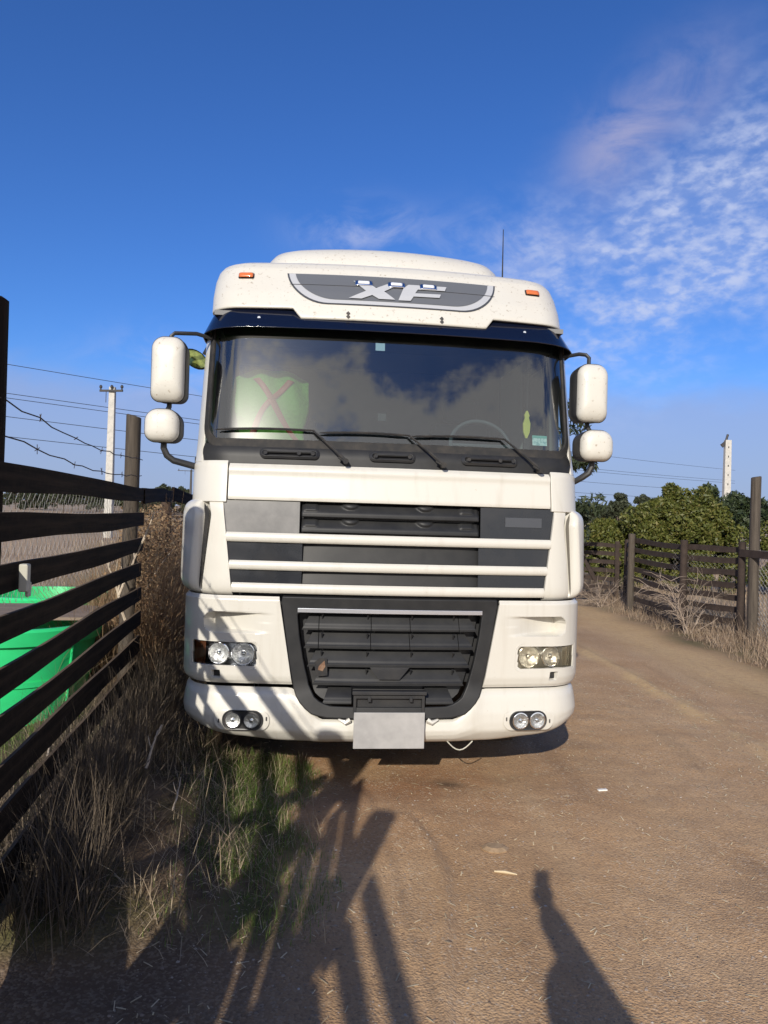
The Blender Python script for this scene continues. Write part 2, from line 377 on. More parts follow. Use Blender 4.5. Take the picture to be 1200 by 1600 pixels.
def gr(v, a, b_, c=0, d=1):
    r = N.new('ShaderNodeMapRange'); r.inputs[1].default_value = a; r.inputs[2].default_value = b_; r.inputs[3].default_value = c; r.inputs[4].default_value = d
    L.new(v, r.inputs[0]); return r.outputs[0]
def gmix(a, c, f, mode='MIX'):
    x = N.new('ShaderNodeMix'); x.data_type = 'RGBA'; x.blend_type = mode; ia = [i for i in x.inputs if i.type == 'RGBA']
    for s_, v in ((ia[0], a), (ia[1], c)):
        if isinstance(v, tuple): s_.default_value = (*v, 1)
        else: L.new(v, s_)
    if isinstance(f, float): x.inputs['Factor'].default_value = f
    else: L.new(f, x.inputs['Factor'])
    return [o for o in x.outputs if o.type == 'RGBA'][0]
def gm2(op, a, c):
    n = N.new('ShaderNodeMath'); n.operation = op
    for i, v in enumerate((a, c)):
        if isinstance(v, float): n.inputs[i].default_value = v
        else: L.new(v, n.inputs[i])
    return n.outputs[0]
def attr(nm):
    a = N.new('ShaderNodeAttribute'); a.attribute_name = nm; return a.outputs['Fac']
soil = gmix((.44, .285, .16), (.56, .395, .245), gr(gn(1.1, 8, .62), .35, .68))
soil = gmix(soil, (.345, .235, .145), gr(gn(.55, 7, .6, (1, .35, 1), R(9)), .48, .70))
soil = gmix(soil, (.50, .36, .225), gr(gn(2.6, 6, .6, (1, .10, 1), R(7)), .50, .74))
soil = gmix(soil, (.27, .18, .11), gr(gn(1.9, 6, .6, (1, .12, 1), R(5)), .56, .78))
# redder earth in front of the truck and along the verge
sx = N.new('ShaderNodeSeparateXYZ'); L.new(co, sx.inputs[0])
red = gm2('MULTIPLY', gr(gm2('ABSOLUTE', gm2('ADD', sx.outputs['Y'], -4.75), 0.0), 1.25, .1), gm2('MULTIPLY', gr(gm2('ABSOLUTE', gm2('ADD', sx.outputs['X'], .05), 0.0), 1.5, .6), gr(gn(1.7, 5), .3, .62)))
soil = gmix(soil, (.31, .165, .09), gm2('MULTIPLY', red, .85))
# damp oil spot
vo_ = N.new('ShaderNodeVectorMath'); vo_.operation = 'DISTANCE'; L.new(co, vo_.inputs[0]); vo_.inputs[1].default_value = (.46, 4.7, 0)
soil = gmix(soil, (.06, .042, .032), gm2('MULTIPLY', gr(gm2('ADD', vo_.outputs['Value'], gm2('MULTIPLY', gn(9, 4), .12)), .19, .07), .75))
# gravelly grain
vor = N.new('ShaderNodeTexVoronoi'); vor.inputs['Scale'].default_value = 95; L.new(co, vor.inputs['Vector'])
vcol = N.new('ShaderNodeSeparateColor'); L.new(vor.outputs['Color'], vcol.inputs[0])
soil = gmix(soil, (.60, .50, .385), gm2('MULTIPLY', gr(vcol.outputs[0], .74, .97, 0, .8), gr(gn(2.0, 5), .38, .66)))
soil = gmix(soil, (.21, .14, .095), gm2('MULTIPLY', gr(vcol.outputs[1], .75, .97), .45))
soil = gmix(soil, (.25, .175, .12), gr(gn(48, 4, .7), .54, .76))
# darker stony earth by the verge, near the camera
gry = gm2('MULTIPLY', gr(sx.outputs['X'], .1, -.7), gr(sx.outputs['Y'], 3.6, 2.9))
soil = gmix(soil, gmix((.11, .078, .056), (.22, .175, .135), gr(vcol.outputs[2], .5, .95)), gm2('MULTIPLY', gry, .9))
soil = gmix(soil, (.58, .43, .24), gm2('MULTIPLY', attr('tan'), gr(gn(14, 5), .25, .6)))
soil = gmix(soil, (.97, .915, .835), 1.0, 'MULTIPLY')
humus = gmix((.075, .05, .03), (.19, .13, .08), gr(gn(6, 7), .35, .7))
humus = gmix(humus, (.06, .085, .018), gm2('MULTIPLY', gr(gn(1.3, 4), .42, .6), .6))
dist = N.new('ShaderNodeVectorMath'); dist.operation = 'LENGTH'; L.new(co, dist.inputs[0])
fieldc = gmix((.33, .235, .155), (.44, .34, .235), gr(gn(.06, 6, .6, (1, 3, 1)), .35, .65))
fieldc = gmix(fieldc, (.10, .105, .05), gr(gn(.03, 5, .6, (1, 2.6, 1)), .56, .66))
humus = gmix(humus, fieldc, gr(dist.outputs['Value'], 9, 22))
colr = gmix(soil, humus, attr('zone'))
L.new(colr, b.inputs['Base Color'])
hgt = gm2('ADD', gm2('MULTIPLY', gn(60, 5, .7), .6), gm2('ADD', gm2('MULTIPLY', gr(vor.outputs['Distance'], 0, .8), -.7), gm2('MULTIPLY', gn(17, 6), .55)))
bp = N.new('ShaderNodeBump'); bp.inputs['Strength'].default_value = .6; bp.inputs['Distance'].default_value = .007; L.new(hgt, bp.inputs['Height']); L.new(bp.outputs[0], b.inputs['Normal'])
g = link('ground', me, gm, None, True); tag(g, 'brown packed dirt track with grassy verges running to the fields', None, None, 'structure')

# ------------------------------------------------------------------ the truck (local: x across, y back, z up)
truck = empty('truck', (.0637, 4.4405, 0), R(5.836))
tag(truck, 'cream white tractor truck parked nose-on on the dirt track', 'truck')
PZ = [.28, .40, .50, .60, .65, 1.20, 1.75, 1.99, 2.10, 2.86, 3.0]
PT = [.05, .0, .0, .012, .03, .03, .06, .10, .15, .295, .325]
WZ = [.28, 1.20, 1.75, 2.0, 2.86, 3.0]; WW = [1.238, 1.238, 1.236, 1.236, 1.212, 1.208]
RC, BOW = .26, .06
def prof(z): return float(np.interp(z, PZ, PT))
def wid(z): return float(np.interp(z, WZ, WW))
def plan(s, w, r=RC, bow=BOW):
    a = abs(s); sg = 1 if s >= 0 else -1; p0 = math.atan(2*bow/(w-r)); f = w-r*(1-math.sin(p0)); p0 = math.atan(2*bow/f)
    if a <= f: u = a; t_ = bow*(a/f)**2; ph = math.atan(2*bow*a/f/f)
    else:
        ph = p0+(a-f)/r
        if ph < math.pi/2: u = f+r*(math.sin(ph)-math.sin(p0)); t_ = bow+r*(math.cos(p0)-math.cos(ph))
        else:
            ex = (ph-math.pi/2)*r; ph = math.pi/2; u = f+r*(1-math.sin(p0)); t_ = bow+r*math.cos(p0)+ex
    return u*sg, t_, math.sin(ph)*sg, -math.cos(ph)
def SP(s, z, off=0.0):
    u, t_, nu, nv = plan(s, wid(z))
    return (u+nu*off, t_+prof(z)+nv*off, z)
def grid(name, ni, nv, fn, m, parent, th=.014, bev=.004, mirror=False, skip=None, smooth=True, angle=None):
    V = []; F = []
    for v in range(nv+1):
        for i in range(ni+1):
            p = fn(i/ni, v/nv); V.append((-p[0], p[1], p[2]) if mirror else tuple(p))
    for v in range(nv):
        for i in range(ni):
            if skip and skip((i+.5)/ni, (v+.5)/nv): continue
            a = v*(ni+1)+i; q = (a, a+1, a+ni+2, a+ni+1)
            F.append(q[::-1] if mirror else q)
    me = bpy.data.meshes.new(name); me.from_pydata(V, [], F); me.update()
    o = link(name, me, m, parent, smooth, angle)
    if th:
        s_ = o.modifiers.new('solid', 'SOLIDIFY'); s_.thickness = th; s_.offset = -1; s_.use_even_offset = False
    if bev:
        b_ = o.modifiers.new('bevel', 'BEVEL'); b_.width = bev; b_.segments = 2; b_.limit_method = 'ANGLE'; b_.angle_limit = R(50); b_.harden_normals = True
    return o
def rrect(s0, s1, z0, z1, r, n=7):
    """rounded rectangle outline, counter-clockwise seen from the front; r = one radius or four (bl, br, tr, tl)"""
    r = r if isinstance(r, (list, tuple)) else [r]*4
    P = []
    for k, (cx, cz, a0) in enumerate(((s0, z0, 180), (s1, z0, 270), (s1, z1, 0), (s0, z1, 90))):
        rr = r[k]; ox = cx+rr if cx == s0 else cx-rr; oz = cz+rr if cz == z0 else cz-rr
        for j in range(n):
            a = R(a0+90*j/(n-1)); P.append((ox+rr*math.cos(a), oz+rr*math.sin(a)))
    return P
def ring(name, outer, inner, m, parent, fn, o0=.004, o1=.004, th=.012, bev=.003, closed=True, mirror=False):
    n = len(outer); V = [fn(p[0], p[1], o0) for p in outer]+[fn(p[0], p[1], o1) for p in inner]
    F = [(k, (k+1) % n, n+(k+1) % n, n+k) for k in range(n if closed else n-1)]
    if mirror: V = [(-p[0], p[1], p[2]) for p in V]; F = [q[::-1] for q in F]
    me = bpy.data.meshes.new(name); me.from_pydata(V, [], F); me.update()
    ob = link(name, me, m, parent, True)
    if th: s_ = ob.modifiers.new('solid', 'SOLIDIFY'); s_.thickness = th; s_.offset = -1
    if bev: b_ = ob.modifiers.new('bevel', 'BEVEL'); b_.width = bev; b_.segments = 2; b_.limit_method = 'ANGLE'; b_.angle_limit = R(50); b_.harden_normals = True
    return ob
def disc(name, outline, m, parent, fn, off, k=5, mirror=False, th=0, smooth=True):
    """filled outline; off(q) = how proud at q (0 centre .. 1 rim)"""
    cx = sum(p[0] for p in outline)/len(outline); cz = sum(p[1] for p in outline)/len(outline); n = len(outline)
    V = []; F = []
    for j in range(k):
        q = 1-j/k
        V += [fn(cx+(p[0]-cx)*q, cz+(p[1]-cz)*q, off(q)) for p in outline]
    V.append(fn(cx, cz, off(0)))
    for j in range(k-1):
        for i in range(n): F.append((j*n+i, j*n+(i+1) % n, (j+1)*n+(i+1) % n, (j+1)*n+i))
    for i in range(n): F.append(((k-1)*n+i, (k-1)*n+(i+1) % n, k*n))
    if mirror: V = [(-p[0], p[1], p[2]) for p in V]; F = [q[::-1] for q in F]
    me = bpy.data.meshes.new(name); me.from_pydata(V, [], F); me.update()
    ob = link(name, me, m, parent, smooth)
    if th: s_ = ob.modifiers.new('solid', 'SOLIDIFY'); s_.thickness = th; s_.offset = -1
    return ob
def circ(cx, cz, r, n=24, rz=None): return [(cx+r*math.cos(2*math.pi*k/n), cz+(rz or r)*math.sin(2*math.pi*k/n)) for k in range(n)]

# --- dark core added behind the panels so their gaps read as shade, cab floor and bulkhead
def ringpts(z, off, tb, w=None, n=40):
    smax = wid(z)-RC+RC*1.5; P = []
    for k in range(n+1):
        p = SP(lerp(-smax, smax, k/n), z, off); P.append(p)
    e = P[-1]; P.append((e[0], tb, z)); P.append((-e[0], tb, z))
    return P
MB().loft([ringpts(z, -.125, 2.05) for z in (.66, 1.2, 1.75, 1.98)], True, True, True).build('gap_shade_core', BLACKP, truck)

# --- bumper
def bump_top(s):
    a = abs(s)
    return .642 if a > .60 else lerp(.462, .642, sst(.40, .60, a)**.8) if a > .40 else .462
def bump_bot(s):
    a = abs(s); return .312+.028*sst(.6, .95, a)+.075*sst(.9, 1.25, a)
BV = [0, .03, .1, .22, .4, .6, .8, .93, 1]; BO = [-.05, -.015, .0, .016, .022, .018, .012, .006, -.012]
SB = 1.75
def fbump(i, v):
    s = lerp(-SB, SB, i); z = lerp(bump_bot(s), bump_top(s), v)
    o = float(np.interp(v, BV, BO))-.008
    if .40 < abs(s) < .62: o += .012*math.exp(-((abs(s)-.52)/.05)**2)*sst(.3, .9, v)
    return SP(s, z, o)
grid('bumper', 150, 26, fbump, PAINT, truck, .02, .004)
grid('lower_lip', 60, 3, lambda i, v: SP(lerp(-.85, .85, i), lerp(.27, .33, v), -.16), BLACKP, truck, .02, 0)

# --- fog lamps
for sg in (1, -1):
    ml = sg < 0
    ring('fog_lamp_bezel', rrect(.705, 1.03, .398, .518, .055), rrect(.745, .975, .405, .512, .05), PAINT, truck, SP, .022, .026, .006, .002, mirror=ml)
    fb = disc('fog_lamp', rrect(.74, .985, .402, .516, .054), BLACKP, truck, SP, lambda q: .022-.0*q, 5, ml)
    ring('rim', rrect(.742, .98, .402, .516, .054), rrect(.752, .97, .411, .507, .047), BLACKP, fb, SP, .034, .03, .008, .002, mirror=ml)
    for cx in (.81, .918):
        disc('reflector', circ(cx, .459, .046), REFLECT, fb, SP, lambda q: .0235+.010*q*q, 6, ml)
        ring('lamp_ring', circ(cx, .459, .052), circ(cx, .459, .044), STEEL if sg < 0 else CHROME, fb, SP, .036, .038, .006, .001, mirror=ml)
        disc('bulb', circ(cx, .459, .014), MIRG, fb, SP, lambda q: .038-.006*q*q, 3, ml)
        disc('lens', circ(cx, .459, .045), LENS, fb, SP, lambda q: .042-.006*q*q, 4, ml)
    for (hx, hz) in ((1.002, .452), (.723, .47)):
        disc('slot', rrect(hx-.004, hx+.004, hz-.012, hz+.012, .003, 3), STEEL, fb, SP, lambda q: .0275, 2, ml)

# --- headlamp panels
def lamp_panel(sg):
    ml = sg < 0; z0 = .664 if ml else .652; z1 = 1.187
    def sin_(z): return .574+(z-.627)*.173
    S1 = 1.95
    def fs(i, v):
        z = lerp(z0, z1, v); j = i*1.0
        s = sin_(z)+(S1-sin_(z))*(j if j < 0 else j)
        return s, z
    def off(s, z):
        o = .012+.012*sst(.66, .72, z)*(1-.0*z)-.018*sst(1.165, 1.187, z)-.014*sst(z0+.02, z0, z)
        # side-step scoop that deepens towards the outer end
        zc0, zc1 = .972, 1.085
        if .67 < s < 1.115 and zc0-.02 < z < zc1+.02:
            d = .095*sst(.67, 1.06, s)**1.3
            # rounded outer end
            e = s-1.055; hz = .5*(zc1-zc0); zz = (z-.5*(zc0+zc1))/hz
            lim = 1.0 if e <= 0 else math.sqrt(max(0, 1-(e/.055)**2)) if e < .055 else 0
            m_ = sst(lim+.05, lim-.08, abs(zz)) if lim > 0 else 0
            m_ *= 1.0 if z > .5*(zc0+zc1) else sst(.0, .35, (s-.66)/.45)+.0
            o -= d*m_
        # small square recess
        if abs(s-1.030) < .022 and abs(z-.722) < .022: o -= .03
        return o
    hs0, hs1, hz0, hz1 = .785, 1.20, .762, .915
    def fn(i, v): s, z = fs(i, v); return SP(s, z, off(s, z))
    def skip(i, v): s, z = fs(i, v); return hs0+.008 < s < hs1-.008 and hz0+.006 < z < hz1-.006
    p = grid('lamp_panel', 190, 78, fn, PAINT, truck, .016, .003, ml, skip)
    if ml: p['label'] = 'lamp panel striped by fence shadow above a dark gap'
    disc('recess_shade', rrect(1.012, 1.048, .704, .740, .002, 3), RUBBER, p, lambda s, z, o: SP(s, z, o), lambda q: .0015, 2, ml)  # dark plate inside the recess, its colour standing for the shade there
    return p, (hs0, hs1, hz0, hz1)
for sg in (1, -1):
    ml = sg < 0
    p, (a, b_, c, d) = lamp_panel(sg)
    rad = [.035, .015, .015, .05]
    ring('lamp_surround', rrect(a-.012, b_+.012, c-.012, d+.012, [.045, .022, .022, .06]), rrect(a+.006, b_-.004, c+.006, d-.006, rad), PAINT, p, SP, .026, .017, .012, .002, mirror=ml)
    h = disc('headlamp', rrect(a-.004, b_+.004, c-.004, d+.004, rad), ALU, truck, SP, lambda q: -.045, 5, ml)
    h['label'] = 'clear headlamp with brown indicator' if ml else 'yellowed hazy headlamp'
    MBo = ring('housing_wall', rrect(a-.004, b_+.004, c-.004, d+.004, rad), rrect(a-.002, b_+.002, c-.002, d+.002, rad), CHROME, h, SP, -.045, .016, .003, 0, mirror=ml)
    for cx, rr in ((.878, .068), (1.028, .064)):
        disc('reflector', circ(cx, .838, rr), REFLECT, h, SP, lambda q: -.038+.036*q*q, 8, ml)
        ring('reflector_ring', circ(cx, .838, rr+.006), circ(cx, .838, rr-.002), CHROME, h, SP, -.004, .0, .01, .002, mirror=ml)
        disc('bulb_cap', circ(cx, .838, .018), CHROME, h, SP, lambda q: -.008-.012*q*q, 4, ml)
    disc('indicator', rrect(1.105, 1.198, .766, .911, .012), BROWNLENS if ml else LENSY, h, SP, lambda q: .004, 4, ml)
    disc('lens', rrect(a+.002, b_-.002, c+.002, d-.002, rad), LENS if ml else LENSY, h, SP, lambda q: .017+.004*(1-q*q), 6, ml)

# --- lower grille: U-shaped frame, chrome strip, louvres
def upoly(pts, n=28):
    """mirror a right-hand polyline (from the top centre round to the bottom centre) into a closed loop of fixed count"""
    P = [Vector(p) for p in pts]; ln = [0]
    for a, b_ in zip(P, P[1:]): ln.append(ln[-1]+(b_-a).length)
    out = []
    for k in range(n+1):
        d = ln[-1]*k/n
        for j in range(len(P)-1):
            if d <= ln[j+1]+1e-9: out.append(tuple(P[j].lerp(P[j+1], (d-ln[j])/(ln[j+1]-ln[j])))); break
    left = [(-x, z) for x, z in out[::-1]]
    return (out+left[1:-1])[::-1]
fo = upoly([(0, 1.190), (.3, 1.190), (.664, 1.190), (.634, 1.0), (.602, .80), (.566, .62), (.52, .545), (.46, .498), (.38, .480), (.2, .474), (0, .474)], 40)
fi = upoly([(0, 1.096), (.3, 1.096), (.560, 1.096), (.545, .96), (.515, .80), (.478, .66), (.445, .60), (.405, .566), (.35, .548), (.2, .544), (0, .544)], 40)
fr = ring('grille_frame', fo, fi, GREYP, truck, SP, .020, .012, .05, .008)
disc('grille_backing', fi, BLACKP, truck, SP, lambda q: -.09, 4)
grid('chrome_strip', 30, 2, lambda i, v: SP(lerp(-.56, .56, i), lerp(1.098, 1.124, v), .024), ALU, truck, .008, .002)
rows = [(1.092, .992, .535, .55), (.975, .882, .52, .535), (.866, .772, .497, .51), (.760, .662, .462, .485), (.648, .556, .40, .425)]
def louvre(s0, s1, zt, zb, cut0=0, cut1=0):
    def fn(i, v):
        z = lerp(zb, zt, v); lo = s0+cut0*v; hi = s1-cut1*v
        o = -.002 if v < .14 else lerp(.0, -.052, (v-.14)/.86)
        if v > .2 and v < .3: o -= .004
        return SP(lerp(lo, hi, i), z, o)
    return grid('slat', 14, 12, fn, GREYP, truck, .006, .0015)
for k, (zt, zb, hb, ht) in enumerate(rows):
    if k < 2: cuts = [-hb, -.432, -.117, .121, .425, hb]
    elif k == 4: cuts = None
    else: cuts = [-hb, hb]
    if cuts is None:
        louvre(-hb, -.225, zt, zb, .035, 0); louvre(.225, hb, zt, zb, 0, .035)
    else:
        for j in range(len(cuts)-1):
            louvre(cuts[j]+(.0015 if j else 0), cuts[j+1]-(.0015 if j < len(cuts)-2 else 0), zt, zb, .05 if j == 0 else 0, .05 if j == len(cuts)-2 else 0)
    for px in (-.412, -.138, .133, .392):
        if k == 4 and abs(px) < .3: continue
        if abs(px) > hb-.03: continue
        m_ = MB(); a = SP(px, zt-.002, -.012); b2 = SP(px, zt-.034, -.028)
        m_.tube([a, b2], [.007, .003], 6); m_.build('slat_pin', BLACKP, truck, True)
disc('badge_blank', [(-.062, .702), (.062, .702), (.105, .756), (.12, .775), (-.12, .775), (-.105, .756)][::1], BLACKP, truck, SP, lambda q: .008, 3, th=.02, smooth=False)
hole = disc('broken_slat_hole', [(-.452, .800), (-.425, .825), (-.378, .825), (-.375, .768), (-.372, .722), (-.43, .715), (-.446, .752)], RUBBER, truck, SP, lambda q: .004, 3, smooth=False)  # dark flat piece on the slat, painting the shade of the broken opening
disc('rusty_bracket', [(-.425, .778), (-.392, .812), (-.386, .775), (-.402, .748), (-.43, .756)], mat('rust', (.16, .085, .05), .8, var=(40, (.26, .17, .11), .4, .6)), hole, SP, lambda q: .0075, 3, smooth=False)
# --- plate holder and blank plate
hd = MB(); hd.box((0, -.008, .632), (.446, .05, .022)); hd.box((0, .0, .605), (.40, .03, .020)); hd.box((-.206, .0, .56), (.018, .03, .12)); hd.box((.206, .0, .56), (.018, .03, .12))
hd.box((0, .02, .555), (.40, .012, .075)); hd.box((-.12, -.012, .592), (.02, .02, .03)); hd.box((.13, -.012, .592), (.02, .02, .03))
hd.build('plate_holder', BLACKP, truck, bev=.003)
pl = MB(); pl.box((0, -.045, .415), (.424, .006, .214)); pl.build('number_plate', PLATE, truck, bev=.003)
cb = MB(); cb.tube([(lerp(.37, .53, q), .06, .322-.055*math.sin(math.pi*q)) for q in np.linspace(0, 1, 9)], .004, 6); cb.build('hanging_cable', WHITEPL, truck, True)
for sx_ in (-1, 1):
    m_ = MB(); m_.tube([(sx_*.235, -.01, .468), (sx_*.26, -.02, .455), (sx_*.30, -.005, .470)], [.018, .014, .006], 6); m_.build('torn_edge', PAINT, truck, True)

# --- upper grille: dark panels, louvres, three white bars
def band(name, s0, s1, z0, z1, o, m, th=.012, ni=14):
    return grid(name, ni, 4, lambda i, v: SP(lerp(s0, s1, i), lerp(z0, z1, v), o), m, truck, th, .002)
band('faded_panel', -1.03, -.566, 1.566, 1.758, -.006, SILVERP)['label'] = 'sun-faded silvery grille panel'
band('dark_panel', .546, 1.03, 1.566, 1.758, -.006, DARKP)
tp = band('blank_sticker', .705, .945, 1.640, 1.700, -.002, GREYDK, .002); tp['label'] = 'blank grey strip on the dark panel'
for (z0, z1, e) in ((1.398, 1.512, 1.0), (1.264, 1.346, .98)):
    band('dark_panel', -e, -.545, z0, z1, -.006, DARKP); band('dark_panel', .535, e, z0, z1, -.006, DARKP)
    grid('grille_insert', 30, 6, lambda i, v: SP(lerp(-.56, .55, i), lerp(z0, z1, v), -.028-.012*v+.01*(1-(2*i-1)**8)), GREYP, truck, .01, .002)
grid('louvre_backing', 20, 4, lambda i, v: SP(lerp(-.57, .55, i), lerp(1.562, 1.762, v), -.05), BLACKP, truck, .01, 0)
for (zb, zt) in ((1.668, 1.752), (1.575, 1.658)):
    def fl(i, v):
        s = lerp(-.555, .535, i); z = lerp(zb, zt, v); o = .0 if v < .3 else lerp(0, -.04, (v-.3)/.7)
        for c_ in (-.26, .20):
            q = ((s-c_)/.055)**2+((z-(zt+.002))/.035)**2
            if q < 1: o += .03*math.sqrt(1-q)
        if -.545 < s < -.46 and v > .45: o += .012
        if .42 < s < .50 and v > .55: o += .012
        return SP(s, z, o-.004)
    grid('upper_louvre', 110, 12, fl, GREYP, truck, .006, 0)
for (z0, z1, e) in ((1.509, 1.567, .999), (1.343, 1.399, .975), (1.207, 1.266, .956)):
    def fb_(i, v):
        s = lerp(-e, e, i); z = lerp(z0, z1, v); return SP(s, z, .010+.014*math.sin(math.pi*min(1, max(0, v)))**.5)
    grid('white_bar', 60, 8, fb_, PAINT, truck, .03, .003)
# --- bonnet flap and corner panels
def ff(i, v):
    s = lerp(-1.0, 1.0, i); z = lerp(1.760, 1.984, v); return SP(s, z, .012-.016*sst(.90, 1, v)+.010*math.exp(-((v-.82)/.1)**2)-.006*sst(.08, 0, v))
grid('front_flap', 70, 24, ff, PAINT, truck, .02, .005)
for sg in (1, -1):
    grid('corner_panel', 34, 12, lambda i, v: SP(lerp(1.008, 1.95, i), lerp(1.745, 2.0, v), .008-.01*sst(.94, 1, v)), PAINT, truck, .02, .004, sg < 0)
# --- corner air deflectors
def defl(sg):
    z0, z1 = 1.187, 1.768
    def fn(i, v):
        z = lerp(z0, z1, v); si = lerp(.955, 1.030, v); s = lerp(si, 1.78, i**1.25)
        vv = abs(2*v-1)
        sgv = lerp(1.165, 1.115, v)+.035*sst(.80, 1, v)
        d = s-sgv; o = .010
        o += .050*sst(-.002, .05, d)*(1-vv**9)          # bulged outer part
        gw = lerp(.009, .021, v); m_ = math.exp(-(d/gw)**4)*sst(.03, .10, v)*sst(.985, .93, v)
        o -= .085*m_
        o -= .035*vv**14
        return SP(s, z, o)
    grid('corner_deflector', 170, 70, fn, PAINT, truck, .02, .004, sg < 0)
defl(1); defl(-1)
for sg in (1, -1):
    def fslot(i, v):
        z = lerp(1.215, 1.738, v); q = (z-1.187)/(1.768-1.187); c_ = lerp(1.165, 1.115, q)+.035*sst(.80, 1, q); hw = (lerp(.006, .017, q))*min(1, 12*v, 12*(1-v))
        return SP(c_+lerp(-hw, hw, i), z, .012)
    grid('air_slot', 4, 40, fslot, RUBBER if sg < 0 else mat('slot_shade', (.16, .145, .115), .8), truck, 0, 0, sg < 0)  # dark sliver laid in the groove, painting the shade of its opening
for z in (1.30, 1.40, 1.52, 1.62):
    q = SP(1.215, z, .055); m_ = MB(); m_.box(q, (.004, .01, .007)); m_.build('deflector_clip', STEEL, truck)
# --- cowl, grab handles
def fcowl(i, v):
    s = lerp(-1.20, 1.20, i); z = lerp(1.976, 2.135, v); return SP(s, z, -.012+.02*sst(.0, .5, v)*sst(1.1, .6, v))
grid('cowl', 60, 10, fcowl, GREYP, truck, .02, .003)
for (a, b_) in ((-.822, -.454), (-.156, .135), (.422, .790)):
    h = ring('grab_handle', rrect(a, b_, 2.018, 2.088, .034), rrect(a+.018, b_-.018, 2.034, 2.072, .018), BLACKP, truck, SP, .012, .030, .02, .004)
    m_ = MB(); m_.tube([SP(a+.05+(b_-a-.1)*q, 2.060, .034) for q in np.linspace(0, 1, 8)], .010, 8); m_.build('grip_bar', GREYP, h, True)
    for q in (a+.042, b_-.042)+((a+(b_-a)*.66,) if b_-a > .3 else ()):
        disc('screw_boss', circ(q, 2.053, .012, 12), RUBBER, h, SP, lambda w: .048, 2)
    disc('recess', rrect(a+.01, b_-.01, 2.028, 2.078, .022), RUBBER, h, SP, lambda w: .015, 3)
# --- windscreen with seal
def wedge(z): return 1.190 if z > 2.4 else 1.190
go = rrect(-1.215, 1.215, 2.085, 2.93, [.14, .14, .05, .05], 10); gi = rrect(-1.168, 1.168, 2.138, 2.90, [.11, .11, .03, .03], 10)
def long_loop(P, n=240):
    P = [Vector(p) for p in P]; P.append(P[0]); ln = [0]
    for a, b_ in zip(P, P[1:]): ln.append(ln[-1]+(b_-a).length)
    out = []; j = 0
    for k in range(n):
        d = ln[-1]*k/n
        while d > ln[j+1]: j += 1
        out.append(tuple(P[j].lerp(P[j+1], (d-ln[j])/max(1e-9, ln[j+1]-ln[j]))))
    return out
# inner loop is the outer loop pulled towards the middle so the points stay paired
go2 = long_loop(go)
gi2 = [(max(-1.166, min(1.166, x*.963)), max(2.140, min(2.895, 2.5+(z-2.5)*.90))) for x, z in go2]
ring('windscreen_seal', go2, gi2, RUBBER, truck, SP, .004, .010, .014, .003)
grid('windscreen', 72, 24, lambda i, v: SP(lerp(-1.20, 1.20, i), lerp(2.10, 2.92, v), -.002), GLASS, truck, 0, 0)
# --- wipers
for k, (x0, z0, x1, z1, x2, z2) in enumerate(((-1.093, 2.19, -.498, 2.199, -.297, 2.011), (-.46, 2.187, .093, 2.191, .299, 2.009), (.10, 2.186, .701, 2.196, .921, 2.003))):
    e = empty('wiper'); e.parent = truck
    w1 = MB(); w1.tube([SP(x1, z1, .032), SP(lerp(x1, x2, .55), lerp(z1, z2, .52), .050), SP(x2, z2, .055)], [.007, .009, .013], 6); w1.build('wiper_arm', RUBBER, e, True)
    w2 = MB(); w2.tube([SP(lerp(x0, x1, q), lerp(z0, z1, q)+.008*math.sin(math.pi*q), .026) for q in np.linspace(0, 1, 12)], [.003]+[.008]*10+[.006], 6); w2.build('wiper_blade', RUBBER, e, True)
    w3 = MB(); w3.tube([SP(x2, z2, .015), SP(x2, z2, .072)], .017, 10); w3.tube([SP(x2-.045, z2+.022, .05), SP(x2-.01, z2, .06)], .006, 6); w3.build('wiper_pivot', RUBBER, e, True)

# --- cab upper shell: pillars, sides with door windows, back wall, roof
def side(sg):
    def pt(t_, z, o=0): return (sg*(wid(z)-.020+o), t_, z)
    w0, w1, zb, zt = .70, 1.30, 2.18, 2.84
    m_ = MB()
    def q(t0, t1, z0, z1):
        m_.loft([[pt(t0, z0), pt(t1, z0), pt(t1, z0, -.04), pt(t0, z0, -.04)], [pt(t0, z1), pt(t1, z1), pt(t1, z1, -.04), pt(t0, z1, -.04)]], True, True, True)
    q(.42, 2.1, 1.2, zb); q(.60, w0, zb, zt); q(w1, 2.1, zb, zt); q(.62, 2.1, zt, 2.96)
    m_.build('cab_side', PAINT, truck, bev=.004)
    g_ = MB(); g_.add([pt(w0, zb, -.02), pt(w1, zb, -.02), pt(w1, zt, -.02), pt(w0, zt, -.02)], [(0, 1, 2, 3)]); g_.build('door_window', SGLASS, truck)
    f_ = MB(); 
    for (a0, a1, b0, b1) in ((w0-.02, w1+.02, zb-.02, zb+.012), (w0-.02, w1+.02, zt-.012, zt+.02), (w0-.02, w0+.015, zb, zt), (w1-.015, w1+.02, zb, zt)):
        f_.loft([[pt(a0, b0, .006), pt(a1, b0, .006), pt(a1, b0, -.046), pt(a0, b0, -.046)], [pt(a0, b1, .006), pt(a1, b1, .006), pt(a1, b1, -.046), pt(a0, b1, -.046)]], True, True, True)
    f_.build('window_frame', RUBBER, truck)
    # A-pillar skin wrapping back from the glass edge
    def fp_(i, v):
        z = lerp(1.99, 2.90, v); return SP(lerp(1.200, 1.42, i), z, .004)
    grid('pillar', 16, 12, fp_, PAINT, truck, .03, .004, sg < 0)
side(1); side(-1)
m_ = MB(); m_.box((0, 2.08, 1.95), (2.40, .04, 2.1)); m_.build('cab_back', PAINT, truck)
m_ = MB(); m_.box((0, 2.03, 2.2), (2.34, .03, 1.5)); m_.build('rear_curtain', INTR, truck)
m_ = MB(); m_.box((0, 1.2, 2.96), (2.30, 1.6, .03)); m_.build('headlining', INTRL, truck)
